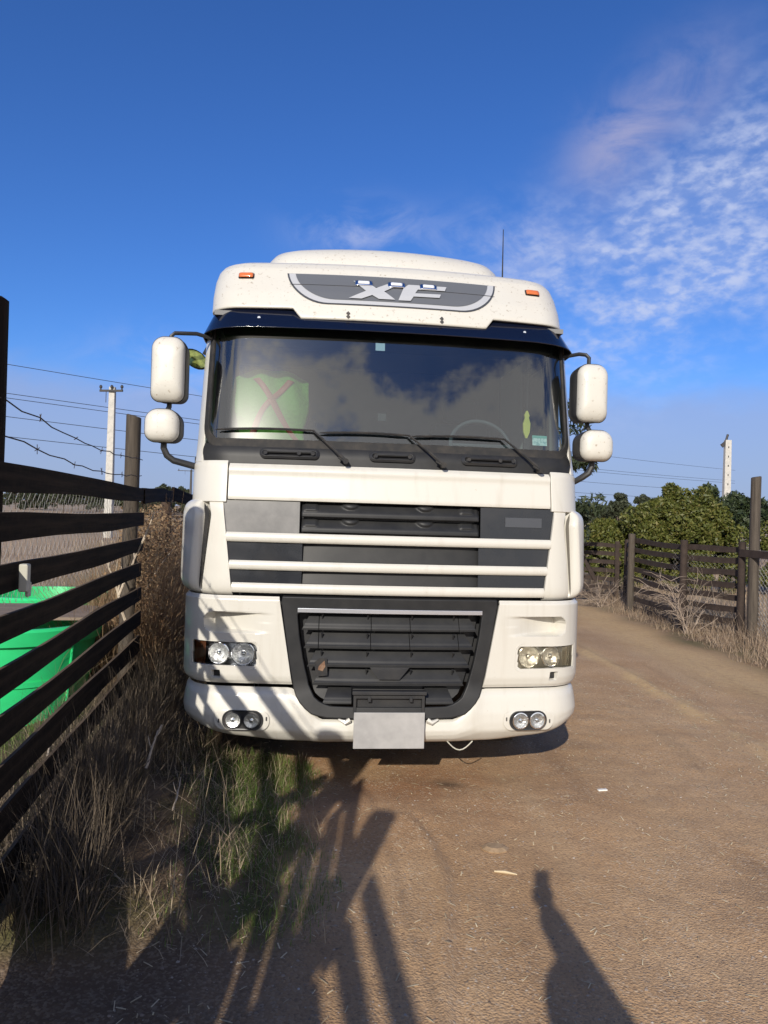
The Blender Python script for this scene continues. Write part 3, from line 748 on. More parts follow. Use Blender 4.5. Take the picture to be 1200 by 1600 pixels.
m_ = MB(); m_.box((0, .62, 2.90), (2.2, .30, .14)); m_.build('overhead_shelf', INTR, truck, bev=.02)
m_ = MB(); m_.box((0, 1.2, 1.30), (2.36, 1.7, .06)); m_.build('cab_floor', INTR, truck)
ds = MB(); ds.loft([[(-1.15, t_, z) for t_, z in ((.36, 1.9), (.36, 2.07), (.45, 2.115), (.80, 2.10), (.92, 2.02), (.92, 1.6))], [(1.15, t_, z) for t_, z in ((.36, 1.9), (.36, 2.07), (.45, 2.115), (.80, 2.10), (.92, 2.02), (.92, 1.6))]], True, True, True)
ds.build('dashboard', INTR, truck, bev=.02)
bn = MB(); bn.loft([[(.45, .60, 2.10), (.98, .60, 2.10), (.98, .92, 2.06), (.45, .92, 2.06)], [(.50, .66, 2.20), (.93, .66, 2.20), (.93, .90, 2.16), (.50, .90, 2.16)]], True, True, True); bn.build('instrument_hood', INTR, truck, bev=.02)
for x in (-.72, .72):
    e = empty('seat'); e.parent = truck
    m_ = MB(); m_.box((x, 1.35, 1.78), (.52, .52, .16)); m_.build('cushion', FABRIC, e, bev=.05, seg=3)
    m_ = MB(); m_.box((x, 1.62, 2.14), (.50, .13, .66), Matrix.Rotation(R(-8), 3, 'X')); m_.build('backrest', FABRIC, e, bev=.05, seg=3)
    m_ = MB(); m_.box((x, 1.68, 2.58), (.28, .11, .20)); m_.build('headrest', FABRIC, e, bev=.04, seg=3)
    m_ = MB(); m_.box((x, 1.35, 1.50), (.40, .40, .40)); m_.build('pedestal', INTR, e)
sw = MB(); rot = Matrix.Rotation(R(62), 3, 'X'); ctr = Vector((.72, .90, 2.22))
sw.tube([ctr+rot @ Vector((.22*math.cos(a), .22*math.sin(a), 0)) for a in np.linspace(0, 2*math.pi, 33)], .014, 8, False)
for a in (0, math.pi, -math.pi/2): sw.tube([ctr, ctr+rot @ Vector((.21*math.cos(a), .21*math.sin(a), 0))], .016, 6)
sw.build('steering_wheel', INTR, truck, True)
m_ = MB(); m_.box((-.06, .36, 2.325), (.06, .03, .055)); m_.build('dash_camera', GREYP, truck, bev=.006)
m_ = MB(); m_.add([SP(-.12, 2.74, -.006), SP(-.06, 2.74, -.006), SP(-.06, 2.79, -.006), SP(-.12, 2.79, -.006)], [(0, 1, 2, 3)]); m_.build('toll_tag', mat('tag_white', (.5, .55, .6), .5), truck)
m_ = MB(); m_.add([SP(.905, 2.17, -.006), SP(1.005, 2.17, -.006), SP(1.005, 2.235, -.006), SP(.905, 2.235, -.006)], [(0, 1, 2, 3)]); m_.build('inspection_sticker', mat('sticker_pale', (.62, .72, .68), .5, var=(60, (.3, .45, .45), .5, .6)), truck)
m_ = MB(); m_.add([SP(.905, 2.218, -.004), SP(1.005, 2.218, -.004), SP(1.005, 2.235, -.004), SP(.905, 2.235, -.004)], [(0, 1, 2, 3)]); m_.build('sticker_band', mat('sticker_green', (.15, .42, .36), .5), truck)

# --- sun visor and roof cap
def zlip(s):
    a = abs(s); return lerp(2.925, 2.996, sst(.595, .655, a))
def VP_(s, w, t0, z, off=0, bow=.09, r=.24):
    u, t_, nu, nv = plan(s, w, r, bow); return (u+nu*off, t_+t0+nv*off, z)
def fvis(i, v):
    s = lerp(-1.48, 1.48, i); a = abs(s)/1.48
    q = v; z = lerp(2.846-.045*sst(.6, 1, a), 3.005, q); t0 = .205+.14*q**.9
    return VP_(s, 1.228-.06*q, t0, z, 0, .07, .20)
grid('sun_visor', 90, 10, fvis, VISOR, truck, .008, .003)
for x in (-.862, .862, ):
    p_ = VP_(x, 1.215, .268, 2.920, .004); m_ = MB(); m_.tube([Vector(p_)+Vector((0, .01, 0)), Vector(p_)+Vector((0, -.006, 0))], .010, 8); m_.build('visor_screw', CHROME, truck)
RZ = [2.93, 3.02, 3.12, 3.24, 3.32, 3.365, 3.392, 3.41]; RT = [.262, .300, .360, .450, .505, .555, .61, .70]; RWd = [1.186, 1.188, 1.192, 1.190, 1.175, 1.155, 1.12, 1.04]
def RP(s, z, off=0.0):
    z2 = z; w = float(np.interp(z, RZ, RWd)); t0 = float(np.interp(z, RZ, RT)); u, t_, nu, nv = plan(s, w, .24, .085)
    return (u+nu*off, t_+t0+nv*off*.93, z+off*.35)
def fcap(i, v):
    s = lerp(-2.6, 2.6, i); zb = zlip(s)
    if v < .06: z = zb; return RP(s, z, -.02*(1-v/.06))
    vv = (v-.06)/.94; z = lerp(zb, 3.41, 1-(1-vv)**1.6)
    return RP(s, z, 0)
grid('roof_cap', 200, 40, fcap, PAINT_ROOF, truck, .02, 0)
def rloop(z, t0, w, r, bow, tb, n=60):
    smax = w-r+r*1.5; P = [VP_(lerp(-smax, smax, k/n), w, t0, z, 0, bow, r) for k in range(n+1)]
    e = P[-1]; return P+[(e[0]*.98, tb, z), (-e[0]*.98, tb, z)]
MB().loft([rloop(3.408, .695, 1.045, .24, .085, 2.2), rloop(3.425, .80, .97, .22, .07, 2.18), rloop(3.435, .95, .87, .2, .06, 2.12), rloop(3.44, 1.15, .7, .2, .05, 2.0)], True, False, True).build('roof_top', PAINT_ROOF, truck, True, 60)
MB().loft([rloop(*a) for a in ((3.36, .735, .875, .25, .10, 2.2), (3.44, .755, .868, .25, .10, 2.2), (3.53, .815, .85, .25, .10, 2.2), (3.59, .885, .82, .25, .10, 2.2), (3.625, .96, .77, .25, .09, 2.2), (3.645, 1.06, .70, .25, .08, 2.15), (3.655, 1.2, .60, .25, .07, 2.1), (3.66, 1.4, .4, .2, .05, 2.0))], True, False, True).build('roof_deflector', PAINT_ROOF, truck, True, 60)
m_ = MB(); m_.tube([RPp for RPp in (VP_(.71, .85, .84, 3.535, .003, .10, .25), VP_(.69, .82, .90, 3.59, .003, .10, .25), VP_(.66, .76, .98, 3.628, .003, .09, .25))], .003, 5); m_.build('deflector_seam', STEEL, truck)
for x in (-.967, .967):
    e = empty('marker_lamp'); e.parent = truck
    disc('lamp_base', rrect(x-.052, x+.052, 3.222, 3.268, .008, 4), BLACKP, e, RP, lambda q: .004, 3)
    disc('amber_lens', rrect(x-.048, x+.048, 3.226, 3.264, .010, 4), AMBER, e, RP, lambda q: .024-.010*q**4, 6, th=.012)
for x, z in ((-.301, 2.968), (.301, 2.968), (-.301, 2.945), (.301, 2.945)):
    p_ = RP(x, z, .0); m_ = MB(); m_.box(Vector(p_)+Vector((0, -.004, 0)), (.018, .012, .018), Matrix.Rotation(R(45), 3, 'Y')); m_.build('cap_screw', STEEL, truck)
# --- roof decal with letters
def dshape(k, top):
    w = .700-k; zb = 3.030+k*.66; P = [(-w+k*.0, top), (w, top)]
    R_ = []
    for j in range(13):
        a = R(90*j/12); R_.append((w-.23+.23*math.cos(a)-.03*math.sin(a)*1.0, top-(top-zb)*math.sin(a)))
    bl = [(x, z) for x, z in R_]
    full = bl+[(-x, z) for x, z in bl[::-1]]
    return full[::-1]
def decal(name, P, m, off, par):
    """flat cut-out laid on the roof cap"""
    bm = bmesh.new(); vs = [bm.verts.new((x, 0, z)) for x, z in P]
    for tri in tessellate_polygon([[Vector((x, z, 0)) for x, z in P]]): bm.faces.new([vs[k] for k in tri])
    lo, hi = min(p[0] for p in P), max(p[0] for p in P)
    for k in range(-36, 37):
        x = k*.02+.0007
        if not lo < x < hi: continue
        bmesh.ops.bisect_plane(bm, geom=bm.verts[:]+bm.edges[:]+bm.faces[:], plane_co=(x, 0, 0), plane_no=(1, 0, 0))
    zs = [p[1] for p in P]; 
    for z in RZ[1:-1]+[2.97+.0193*k for k in range(22)]:
        if min(zs) < z < max(zs): bmesh.ops.bisect_plane(bm, geom=bm.verts[:]+bm.edges[:]+bm.faces[:], plane_co=(0, 0, z), plane_no=(0, 0, 1))
    for v in bm.verts: v.co = Vector(RP(v.co.x, v.co.z, 0))+Vector((0, -off, 0))
    bmesh.ops.recalc_face_normals(bm, faces=bm.faces)
    me = bpy.data.meshes.new(name); bm.to_mesh(me); bm.free()
    return link(name, me, m, par)
dcl = decal('roof_decal', dshape(0, 3.272), GREYDK, .005, truck)
decal('silver_stripe', dshape(.012, 3.270), GREYL, .008, dcl)
decal('grey_field', dshape(.055, 3.268), GREYD, .011, dcl)
def cpx(x, y):
    X = 440+x/3.4286; Y = 410+y/3.4286; return ((X-612.3)/235, 3.258-(Y-(427+(X-449)*.0644))/204)
for nm, P in (('letter_x', [(376, 106), (446, 112), (494, 150), (568, 122), (622, 128), (536, 170), (592, 217), (506, 212), (472, 190), (416, 209), (350, 204), (440, 166)]),
              ('letter_f', [(668, 130), (874, 141), (862, 165), (716, 158), (700, 180), (838, 186), (828, 206), (690, 199), (672, 223), (608, 220), (640, 150)])):
    decal(nm, [cpx(*p) for p in P][::-1], GREYL, .021, dcl)
m_ = MB(); m_.tube([Vector(RP(x, 3.178, 0))+Vector((0, -.0125, 0)) for x in np.linspace(-.68, .68, 40)], .0016, 4); m_.build('seam', STEEL, dcl)
for x in (-.198, .016, .228):
    e = empty('roof_lamp'); e.parent = truck
    disc('lamp_base', rrect(x-.058, x+.058, 3.178, 3.222, .012, 5), CHROME, e, RP, lambda q: .026-.008*q**3, 5, th=.014)
    disc('lamp_lens', rrect(x-.038, x+.038, 3.188, 3.212, .006, 4), mat('white_lens', (.72, .74, .78), .2, coat=.4), e, RP, lambda q: .031-.004*q*q, 4, th=.004)
m_ = MB(); m_.tube([(.877, 1.0, 3.30), (.877, 1.0, 3.46), (.874, 1.0, 3.86)], [.012, .006, .003], 6); m_.build('antenna', RUBBER, truck, True)

# --- mirrors
def mirror(sg, uo, ui, zb, zt, luo, lui, lzb, lzt, rt):
    e = empty('wing_mirror'); e.parent = truck
    def housing(nm, a, b_, c, d, dep, r_):
        P = rrect(min(a, b_), max(a, b_), c, d, r_, 8)
        cx = (a+b_)/2; cz = (c+d)/2
        h_ = MB()
        R0 = [(x, .27, z) for x, z in P]; R1 = [(cx+(x-cx)*.96-sg*.012, .38, cz+(z-cz)*.97) for x, z in P]; Rm = [(x-sg*.010, .30, z) for x, z in P]
        h_.loft([R0, Rm, R1], True, True, True); hb = h_.build('mirror_housing', BLACKP, e, True, 50)
        c_ = MB(); rings = []
        for q in (1.0, 1.0, .97, .90, .78, .60, .35, .08):
            rings.append([(cx+(x-cx)*q, .285 if len(rings) == 0 else .255-dep*max(0, 1-q**4.5)**.6, cz+(z-cz)*q) for x, z in P])
        c_.loft(rings, True, False, True); cp_ = c_.build('mirror_cap', PAINT_ROOF, e, True, 60)
        sm_ = MB(); sm_.tube([(cx+(x-cx)*1.004, .262, cz+(z-cz)*1.003) for x, z in P+P[:1]], .004, 5, False); sm_.build('cap_seam', RUBBER, cp_)
        gl_ = MB(); gl_.add([(cx+(x-cx)*.86-sg*.012, .384, cz+(z-cz)*.9) for x, z in P], [tuple(range(len(P)))]); gl_.build('mirror_face', MIRG, hb)
    housing('main', uo, ui, zb, zt, .062, [.055, .055, .075, .075])
    housing('wide', luo, lui, lzb, lzt, .058, [.065, .065, .08, .08])
    xm = (uo+ui)/2; xl = (luo+lui)/2
    a_ = MB(); a_.tube([(sg*1.165, .42, 2.795), (sg*1.25, .36, 2.805), (xm-sg*.02, .33, 2.795), (xm, .325, 2.775), (xm, .325, 2.70)], .013, 8); a_.build('upper_arm', BLACKP, e, True)
    b2 = MB(); b2.tube([(xm, .325, zb+.05), (xm, .325, zb-.02), (xl, .325, lzt-.03)], .016, 8)
    b2.build('mirror_stem', BLACKP, e, True); b2 = MB()
    b2.tube([(xl, .325, lzb+.03), (xl+sg*.0, .325, lzb-.03), (xl-sg*.02, .33, lzb-.075), (xl-sg*.06, .34, lzb-.105), (sg*1.24, .37, lzb-.135), (sg*1.20, .40, lzb-.10)], [.018, .020, .021, .021, .022, .024], 10); b2.build('lower_arm', BLACKP, e, True)
    k_ = MB(); k_.box((sg*1.215, .41, 1.985), (.055, .08, .10)); k_.build('arm_bracket', BLACKP, e, bev=.015)
    return e
e = mirror(-1, -1.500, -1.300, 2.350, 2.752, -1.530, -1.322, 2.102, 2.306, 0); e['label'] = 'wing mirrors with scuffed cream caps on the fence side'
e = mirror(1, 1.405, 1.205, 2.340, 2.718, 1.452, 1.235, 2.086, 2.288, 0); e['label'] = 'wing mirrors with clean cream caps on the track side'
ke = empty('kerb_mirror'); ke.parent = truck
kp = circ(-1.285, 2.685, .088, 20, .055); kr = []
rk = Matrix.Rotation(R(32), 3, 'Y')
def krot(x, y, z): v = rk @ Vector((x+1.285, 0, z-2.685)); return (v.x-1.285, y, v.z+2.685)
km = MB(); km.loft([[krot(-1.285+(x+1.285)*q, t_, 2.685+(z-2.685)*q) for x, z in kp] for q, t_ in ((.5, .66), (.85, .63), (1, .58), (1, .55))], True, True, False); km.build('mirror_housing', BLACKP, ke, True, 50)
kg = MB(); kg.add([krot(-1.285+(x+1.285)*.9, .556, 2.685+(z-2.685)*.9) for x, z in kp], [tuple(range(20))]); kg.build('mirror_face', mat('painted_reflection', (.10, .13, .05), .1, metal=.6, var=(14, (.30, .34, .10), .45, .6)), ke)  # dark greenish reflection painted into the mirror face
ka = MB(); ka.tube([(-1.24, .62, 2.73), (-1.19, .60, 2.82)], .012, 6); ka.build('mirror_stalk', BLACKP, ke)

# --- chassis and wheels
m_ = MB()
for x in (-.42, .42): m_.box((x, 3.2, .80), (.09, 5.6, .27))
for y in (1.0, 2.4, 3.6, 4.8, 5.9): m_.box((0, y, .80), (.76, .12, .2))
m_.box((0, 1.0, .72), (1.3, 1.2, .34)); m_.box((0, .55, .47), (1.6, .25, .22)); m_.build('chassis', STEEL, truck)
m_ = MB(); m_.box((0, 4.9, 1.03), (.95, 1.0, .12)); m_.build('fifth_wheel', STEEL, truck, bev=.03)
for x in (-1.0, 1.0):
    m_ = MB(); m_.box((x, 3.0, .72), (.62, 1.3, .62)); m_.build('fuel_tank', ALU, truck, bev=.09, seg=4)
def wheel(x, y, wdt):
    e = empty('wheel', (x, y, .505)); e.parent = truck
    sgn = 1 if x > 0 else -1
    pr = [(.29, -wdt/2), (.44, -wdt/2), (.49, -wdt/2+.03), (.505, -wdt/2+.06), (.505, wdt/2-.06), (.49, wdt/2-.03), (.44, wdt/2), (.29, wdt/2)]
    m1 = MB(); m1.loft([[(o, r_*math.cos(a), r_*math.sin(a)) for r_, o in pr] for a in np.linspace(0, 2*math.pi, 41)], True); m1.build('tyre', RUBBER, e, True, 40)
    pr = [(.29, -wdt/2+.02), (.29, wdt/2-.02), (.25, wdt/2-.03), (.22, wdt/2-.12*sgn*0-.10), (.10, wdt/2-.05), (.02, wdt/2-.05)]
    m2 = MB(); m2.loft([[(sgn*o, r_*math.cos(a), r_*math.sin(a)) for r_, o in pr] for a in np.linspace(0, 2*math.pi, 33)], False); m2.build('rim', ALU, e, True, 40)
for x in (-1.04, 1.04): wheel(x, 1.42, .32)
for x in (-.98, .98): wheel(x, 5.1, .56)
for x in (-1, 1):
    m_ = MB(); m_.loft([[(x*1.0-.3, 1.42+r_*math.cos(a), .505+r_*math.sin(a)), (x*1.0+.22*x+.0, 1.42+r_*math.cos(a), .505+r_*math.sin(a))] for a in np.linspace(.1, math.pi-.1, 16) for r_ in (.60,)], False); o_ = m_.build('wheel_arch', BLACKP, truck)

# --- hi-vis vest hung over the seat on the fence side
vest = empty('hi_vis_vest', truck.matrix_basis @ Vector((0, 0, 0)), R(5.836)); tag(vest, 'lime hi-vis vest with orange tape hung behind the windscreen', 'vest')
vest.location = truck.location
def fv(i, v):
    x = lerp(-1.06, -.54, i); z = lerp(2.13, 2.68, v); sh = .10*sst(.75, 1.0, v)*(1-abs(2*i-1))
    return (x+.03*math.sin(v*7+i*3)*(1-v), 0.74-.05*math.cos((i-.5)*3)+.018*math.sin(i*17+v*5)+.02*math.sin(v*9), z-.09*abs(2*i-1)**2.5*v-sh*.2)
grid('fabric', 36, 30, fv, VEST, vest, .004, 0)
def tapef(x0, z0, x1, z1):
    def f_(i, v):
        q = v; x = lerp(x0, x1, q); z = lerp(z0, z1, q); ii = (x+1.06)/.52; vv = (z-2.13)/.55; p_ = fv(ii+(i-.5)*.09, vv); return (p_[0], p_[1]-.008, p_[2])
    return f_
for a in ((-.98, 2.16, -.78, 2.46), (-.58, 2.16, -.78, 2.46), (-.78, 2.46, -.90, 2.62), (-.78, 2.46, -.66, 2.62)): grid('tape', 3, 14, tapef(*a), ORANGE, vest, .002, 0)
fr_ = empty('air_freshener', truck.location, R(5.836)); tag(fr_, 'yellow charm hanging on a cord inside the right edge of the windscreen', 'charm')
m_ = MB(); m_.tube([(.985, .62, 2.92), (.98, .62, 2.42)], .003, 5); m_.build('cord', RUBBER, fr_)
m_ = MB(); m_.loft([[(.98+x, .62+y, z) for x, y in ((-a, -.01), (a, -.01), (a, .01), (-a, .01))] for a, z in ((.006, 2.26), (.022, 2.30), (.026, 2.36), (.014, 2.40), (.018, 2.42), (.004, 2.45))], True, True, True); m_.build('charm', mat('yellow_charm', (.65, .55, .10), .6), fr_, True)

# ------------------------------------------------------------------ fences
def post(name, p, top, r, m, par, lean=(0, 0), seg=12, cut=.0):
    g0 = gh(p.x, p.y); mb = MB(); rings = []
    for k, z in enumerate(np.linspace(g0-.3, top, 7)):
        rr = r*(1.04-.08*k/6)
        q = (z-g0)/max(.1, top-g0)
        rings.append([(p.x+lean[0]*q+rr*math.cos(2*math.pi*j/seg)*(1+.05*math.sin(j*2.3+k)), p.y+lean[1]*q+rr*math.sin(2*math.pi*j/seg)*(1+.05*math.cos(j*1.7+k)), z+(cut*math.cos(2*math.pi*j/seg) if k == 6 else 0)) for j in range(seg)])
    cx = sum(v[0] for v in rings[-1])/seg; cy = sum(v[1] for v in rings[-1])/seg
    rings.append([(cx+(v[0]-cx)*.8, cy+(v[1]-cy)*.8, v[2]+r*.12) for v in rings[-1]])
    mb.loft(rings, True, True, True)
    return mb.build(name, m, par, True, 50)
def board(a, b_, h, th, m, par, name='board', seg=8, wob=.006, seed=0):
    """a rough plank between two points (centre line), its length along local x so that the grain follows it"""
    a = Vector(a); b_ = Vector(b_); d = b_-a; ln = d.length; rnd = random.Random(seed)
    ph = [rnd.uniform(0, 6) for _ in range(4)]; rings = []
    for k in range(seg+1):
        x = ln*k/seg; hh = h*(1+.05*math.sin(k*1.3+ph[0])); dz = wob*math.sin(k*.9+ph[1]); dy = wob*.7*math.sin(k*.7+ph[2])
        rings.append([(x, -th/2+dy, -hh/2+dz), (x, th/2+dy, -hh/2+dz), (x, th/2+dy, hh/2+dz), (x, -th/2+dy, hh/2+dz)])
    mb = MB().loft(rings, True, True, True)
    o = mb.build(name, m, par, False, 30, bev=.002, seg=1)
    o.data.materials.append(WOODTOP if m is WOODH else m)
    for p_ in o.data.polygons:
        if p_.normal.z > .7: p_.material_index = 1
    yaw = math.atan2(d.y, d.x); pt_ = math.atan2(d.z, math.hypot(d.x, d.y))
    o.location = a; o.rotation_euler = (0, -pt_, yaw)
    return o
PL = -1.08; BL = -.985
lf = empty('board_fence', FW(3.05, PL)); tag(lf, 'dark creosoted board fence running beside the truck on the left', 'fence')
lf.location = (0, 0, 0)
tops = [1.852, 1.655, 1.455, 1.262, 1.068, .878, .685, .49, .30]
post('post', FW(3.02, PL), 2.46, .078, WOOD, lf, seg=14, cut=.01)
post('post', FW(6.18, PL), 2.43, .060, WOODG, lf, seg=14, cut=-.012, lean=(.0, 0))
post('post', FW(.66, PL), 2.22, .085, WOOD, lf); post('post', FW(-.36, PL), 2.22, .082, WOOD, lf)
post('post', FW(-3.4, PL), 2.35, .075, WOOD, lf); post('post', FW(-6.5, PL), 2.35, .075, WOOD, lf)
sd_ = 0
for k, tp_ in enumerate(tops):
    hh = (.108, .108, .108, .106, .108, .116, .130, .125, .16)[k]
    for (s0, s1, d0, d1) in ((2.86, 6.16, 0, 0), (-3.4, -.37, .06, .055), (-6.5, -3.41, .05, .06)):
        sd_ += 1; j = random.Random(sd_).uniform(-.008, .008)
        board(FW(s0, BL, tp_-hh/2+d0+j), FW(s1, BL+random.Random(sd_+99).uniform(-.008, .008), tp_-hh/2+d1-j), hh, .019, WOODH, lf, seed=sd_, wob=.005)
for k, (tp_, hh) in enumerate(((1.935, .115), (1.63, .10), (1.37, .10), (1.10, .17), (.655, .14), (.49, .135), (.33, .16))):
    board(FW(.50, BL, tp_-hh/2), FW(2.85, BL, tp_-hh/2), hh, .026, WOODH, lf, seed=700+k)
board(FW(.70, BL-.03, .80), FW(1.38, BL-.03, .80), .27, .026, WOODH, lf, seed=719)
for k in range(8):
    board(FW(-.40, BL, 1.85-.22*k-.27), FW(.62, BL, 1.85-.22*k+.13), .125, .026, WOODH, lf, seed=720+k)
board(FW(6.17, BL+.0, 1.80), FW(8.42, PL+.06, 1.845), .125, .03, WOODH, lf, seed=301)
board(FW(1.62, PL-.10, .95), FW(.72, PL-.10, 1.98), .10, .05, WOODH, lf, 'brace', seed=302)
br = empty('mesh_fence'); tag(br, 'sagging fence of brown post and netting behind the fender', 'fence')
post('post', FW(8.30, PL), 1.80, .058, WOODB, br)
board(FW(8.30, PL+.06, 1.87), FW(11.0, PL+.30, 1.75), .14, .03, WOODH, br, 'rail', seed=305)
post('post', FW(11.0, PL+.22), 1.75, .055, WOODB, br)
def netting(name, a, b_, z0, z1, cell, r, m, par, sag=.0, seg=3, stretch=1.6):
    """diamond wire netting: each bent wire is a tube; one part"""
    a = Vector(a); b_ = Vector(b_); d = b_-a; ln = d.length; n_ = Vector((-d.y, d.x, 0)).normalized()
    mb = MB(); nz_ = int((z1-z0)/(cell*stretch/2)); nxn = int(ln/cell)
    for k in range(nxn):
        P = []
        for j in range(nz_+1):
            x = (k+.5*(j % 2)*1.0+.25)*cell; z = z0+(z1-z0)*j/nz_
            x += .012*math.sin(z*5+k*.7); o_ = sag*math.sin(x*1.9)*math.sin(z*2)+.004*(1 if j % 2 else -1)
            P.append(a+d*(x/ln)+n_*o_+Vector((0, 0, z)))
        mb.tube(P, r, seg, False)
        P2 = []
        for j in range(nz_+1):
            x = (k+.5-.5*(j % 2)+.25+.5)*cell; z = z0+(z1-z0)*j/nz_
            x += .012*math.sin(z*5+k*.7)
            P2.append(a+d*(min(x, ln)/ln)+n_*(sag*math.sin(x*1.9)*math.sin(z*2)-.004)+Vector((0, 0, z)))
        mb.tube(P2, r, seg, False)
    o = mb.build(name, m, par); o['kind'] = 'stuff'; return o
netting('wire_netting', FW(3.1, PL-.09), FW(6.2, PL-.09), 1.22, 1.84, .085, .0013, WIRE, lf, .02, 3, 1.0)
netting('wire_netting', FW(6.25, PL-.06), FW(8.3, PL-.06), .15, 1.80, .055, .0011, RUSTW, br, .03, 3, 1.0)
netting('wire_netting', FW(8.35, PL-.06), FW(11, PL+.16), .15, 1.72, .055, .0014, RUSTW, br, .03)
def barbed(lab, h0, h1, s0, s1, ph):
    e = empty('barbed_wire'); tag(e, lab, 'barbed wire', 'barbed wire strands above the board fence')
    mb = MB(); P = []
    n_ = 60
    for k in range(n_+1):
        q = k/n_; s = lerp(s0, s1, q); P.append(FW(s, PL+.07+.008*math.sin(k*1.9+ph), lerp(h0, h1, q)-.05*math.sin(math.pi*((s-3.02) % 3.16)/3.16)+.006*math.sin(k*2.7+ph)))
    mb.tube(P, .0032, 5); mb.build('strand', RUSTW, e, True)
    for k in range(2, n_, 3):
        c_ = Vector(P[k]); bmb = MB()
        for j in range(2):
            a_ = random.uniform(0, 6.3); v_ = Vector((math.cos(a_)*.4, .3, math.sin(a_)))*.022; bmb.tube([c_-v_, c_+v_], .0017, 4)
        o = bmb.build('barb', RUSTW, e); o['kind'] = 'stuff'
barbed('upper barbed wire strand above the dark board fence', 2.095, 2.09, -6.4, 6.2, 0)
barbed('lower barbed wire strand above the dark board fence', 1.965, 1.955, -6.4, 6.2, 2)
ins = MB(); ins.box(FW(3.10, BL+.05, 1.40), (.035, .04, .11), Matrix.Rotation(TH*-1, 3, 'Z')); ins.box(FW(3.15, BL+.05, 1.35), (.016, .03, .06))
tag(ins.build('fence_bracket', WHITEPL, None, bev=.006), 'small white plastic bracket on the third board of the left fence', 'bracket')

# right-hand corral
rf = empty('corral_fence'); tag(rf, 'brown board corral fence with chain link beyond the track on the right', 'fence')
def gp(px, py):
    d = cf+crv*((px-600)/1155)+cuv*((800-py)/1155); return d*(-HC/d.z)
P0 = Vector((5.27, 10.5, 0)); P1 = Vector((5.22, 10.75, 0)); P2 = Vector((4.78, 11.75, 0)); P3 = Vector((4.62, 13.75, 0))
post('post', P0, 2.40, .072, WOODG, rf, seg=12, cut=.01)
post('post', P1, 1.47, .055, WOODR, rf); post('post', P2, 1.45, .06, WOODR, rf); post('post', P3, 1.50, .065, WOODG, rf)
for (a, b_, n_, zt0, zt1, o) in ((P3, P2, 8, 1.44, 1.40, .06), (P2, P1, 8, 1.41, 1.42, .06)):
    d = (b_-a).normalized(); sdv = Vector((d.y, -d.x, 0))*-o
    for k in range(n_):
        sd_ += 1; z = 1.36-k*.178; jz = random.Random(sd_).uniform(-.02, .02)
        board(a+sdv+Vector((0, 0, z+zt0-1.42)), b_+sdv+Vector((0, 0, z+zt1-1.42+jz)), .088, .025, WOODR, rf, seed=sd_)
post('post', Vector((5.9, 7.2, 0)), 2.3, .07, WOODG, rf)
board(Vector((5.18, 10.72, 1.31)), Vector((5.75, 7.2, 1.33)), .11, .03, WOODR, rf, 'rail', seed=401)
netting('chain_link', Vector((5.30, 10.55, 0)), Vector((5.84, 7.3, 0)), .12, 1.26, .075, .0036, WIRE, rf, .0, 3, 1.0)
netting('chain_link', Vector((4.70, 12.0, 0)), Vector((5.40, 10.60, 0)), .12, 1.26, .08, .0014, WIRE, rf, .0, 3, 1.0)
wr = MB(); wr.tube([P0+Vector((0, -.07, 1.36)), Vector((5.86, 7.2, 1.42))], .003, 5); wr.build('wire', WIRE, rf)
cg = empty('corral_gate'); tag(cg, 'wooden corral gate with a diagonal brace at the end of the right fence', 'gate')
G0 = Vector((4.05, 15.9, 0)); G1 = Vector((4.95, 15.35, 0))
for k in range(7):
    sd_ += 1; board(G0+Vector((0, 0, 1.25-k*.175)), G1+Vector((0, 0, 1.22-k*.175)), .085, .025, WOODR, cg, seed=sd_)
d = (G1-G0); nn = Vector((d.y, -d.x, 0)).normalized()*.04
board(G0+d*.1+nn+Vector((0, 0, 1.22)), G0+d*.55+nn+Vector((0, 0, .45)), .08, .025, WOODR, cg, 'brace', seed=420)
for q in (.02, .93): board(G0+d*q+nn+Vector((0, 0, .05)), G0+d*q+nn+Vector((0, 0, 1.32)), .09, .03, WOODR, cg, 'stile', seed=430+int(q*10))
gpz = empty('gate_post'); tag(gpz, 'paired dark gate posts between corral gate and board fence', 'post'); post('post', Vector((5.02, 15.2, 0)), 1.36, .06, WOODR, gpz)
board(Vector((4.98, 15.1, 1.24)), Vector((4.70, 13.85, 1.40)), .09, .025, WOODR, gpz, 'rail', seed=440)
for k in range(1, 6): board(Vector((4.98, 15.1, 1.24-k*.19)), Vector((4.70, 13.85, 1.40-k*.19)), .085, .025, WOODR, gpz, 'rail', seed=441+k)
# distant corral seen past the left fender
dc = empty('cattle_pen'); tag(dc, 'distant dark slatted cattle pen just left of the truck fender', 'cattle pen')
for k in range(5): board(Vector((-12.4, 40.0, 1.35-k*.27)), Vector((-9.6, 41.5, 1.35-k*.27)), .13, .04, WOODR, dc, seed=460+k)
for q in (0, .5, 1): post('post', Vector((lerp(-12.4, -9.6, q), lerp(40.1, 41.6, q), 0)), 1.6, .08, WOODR, dc)

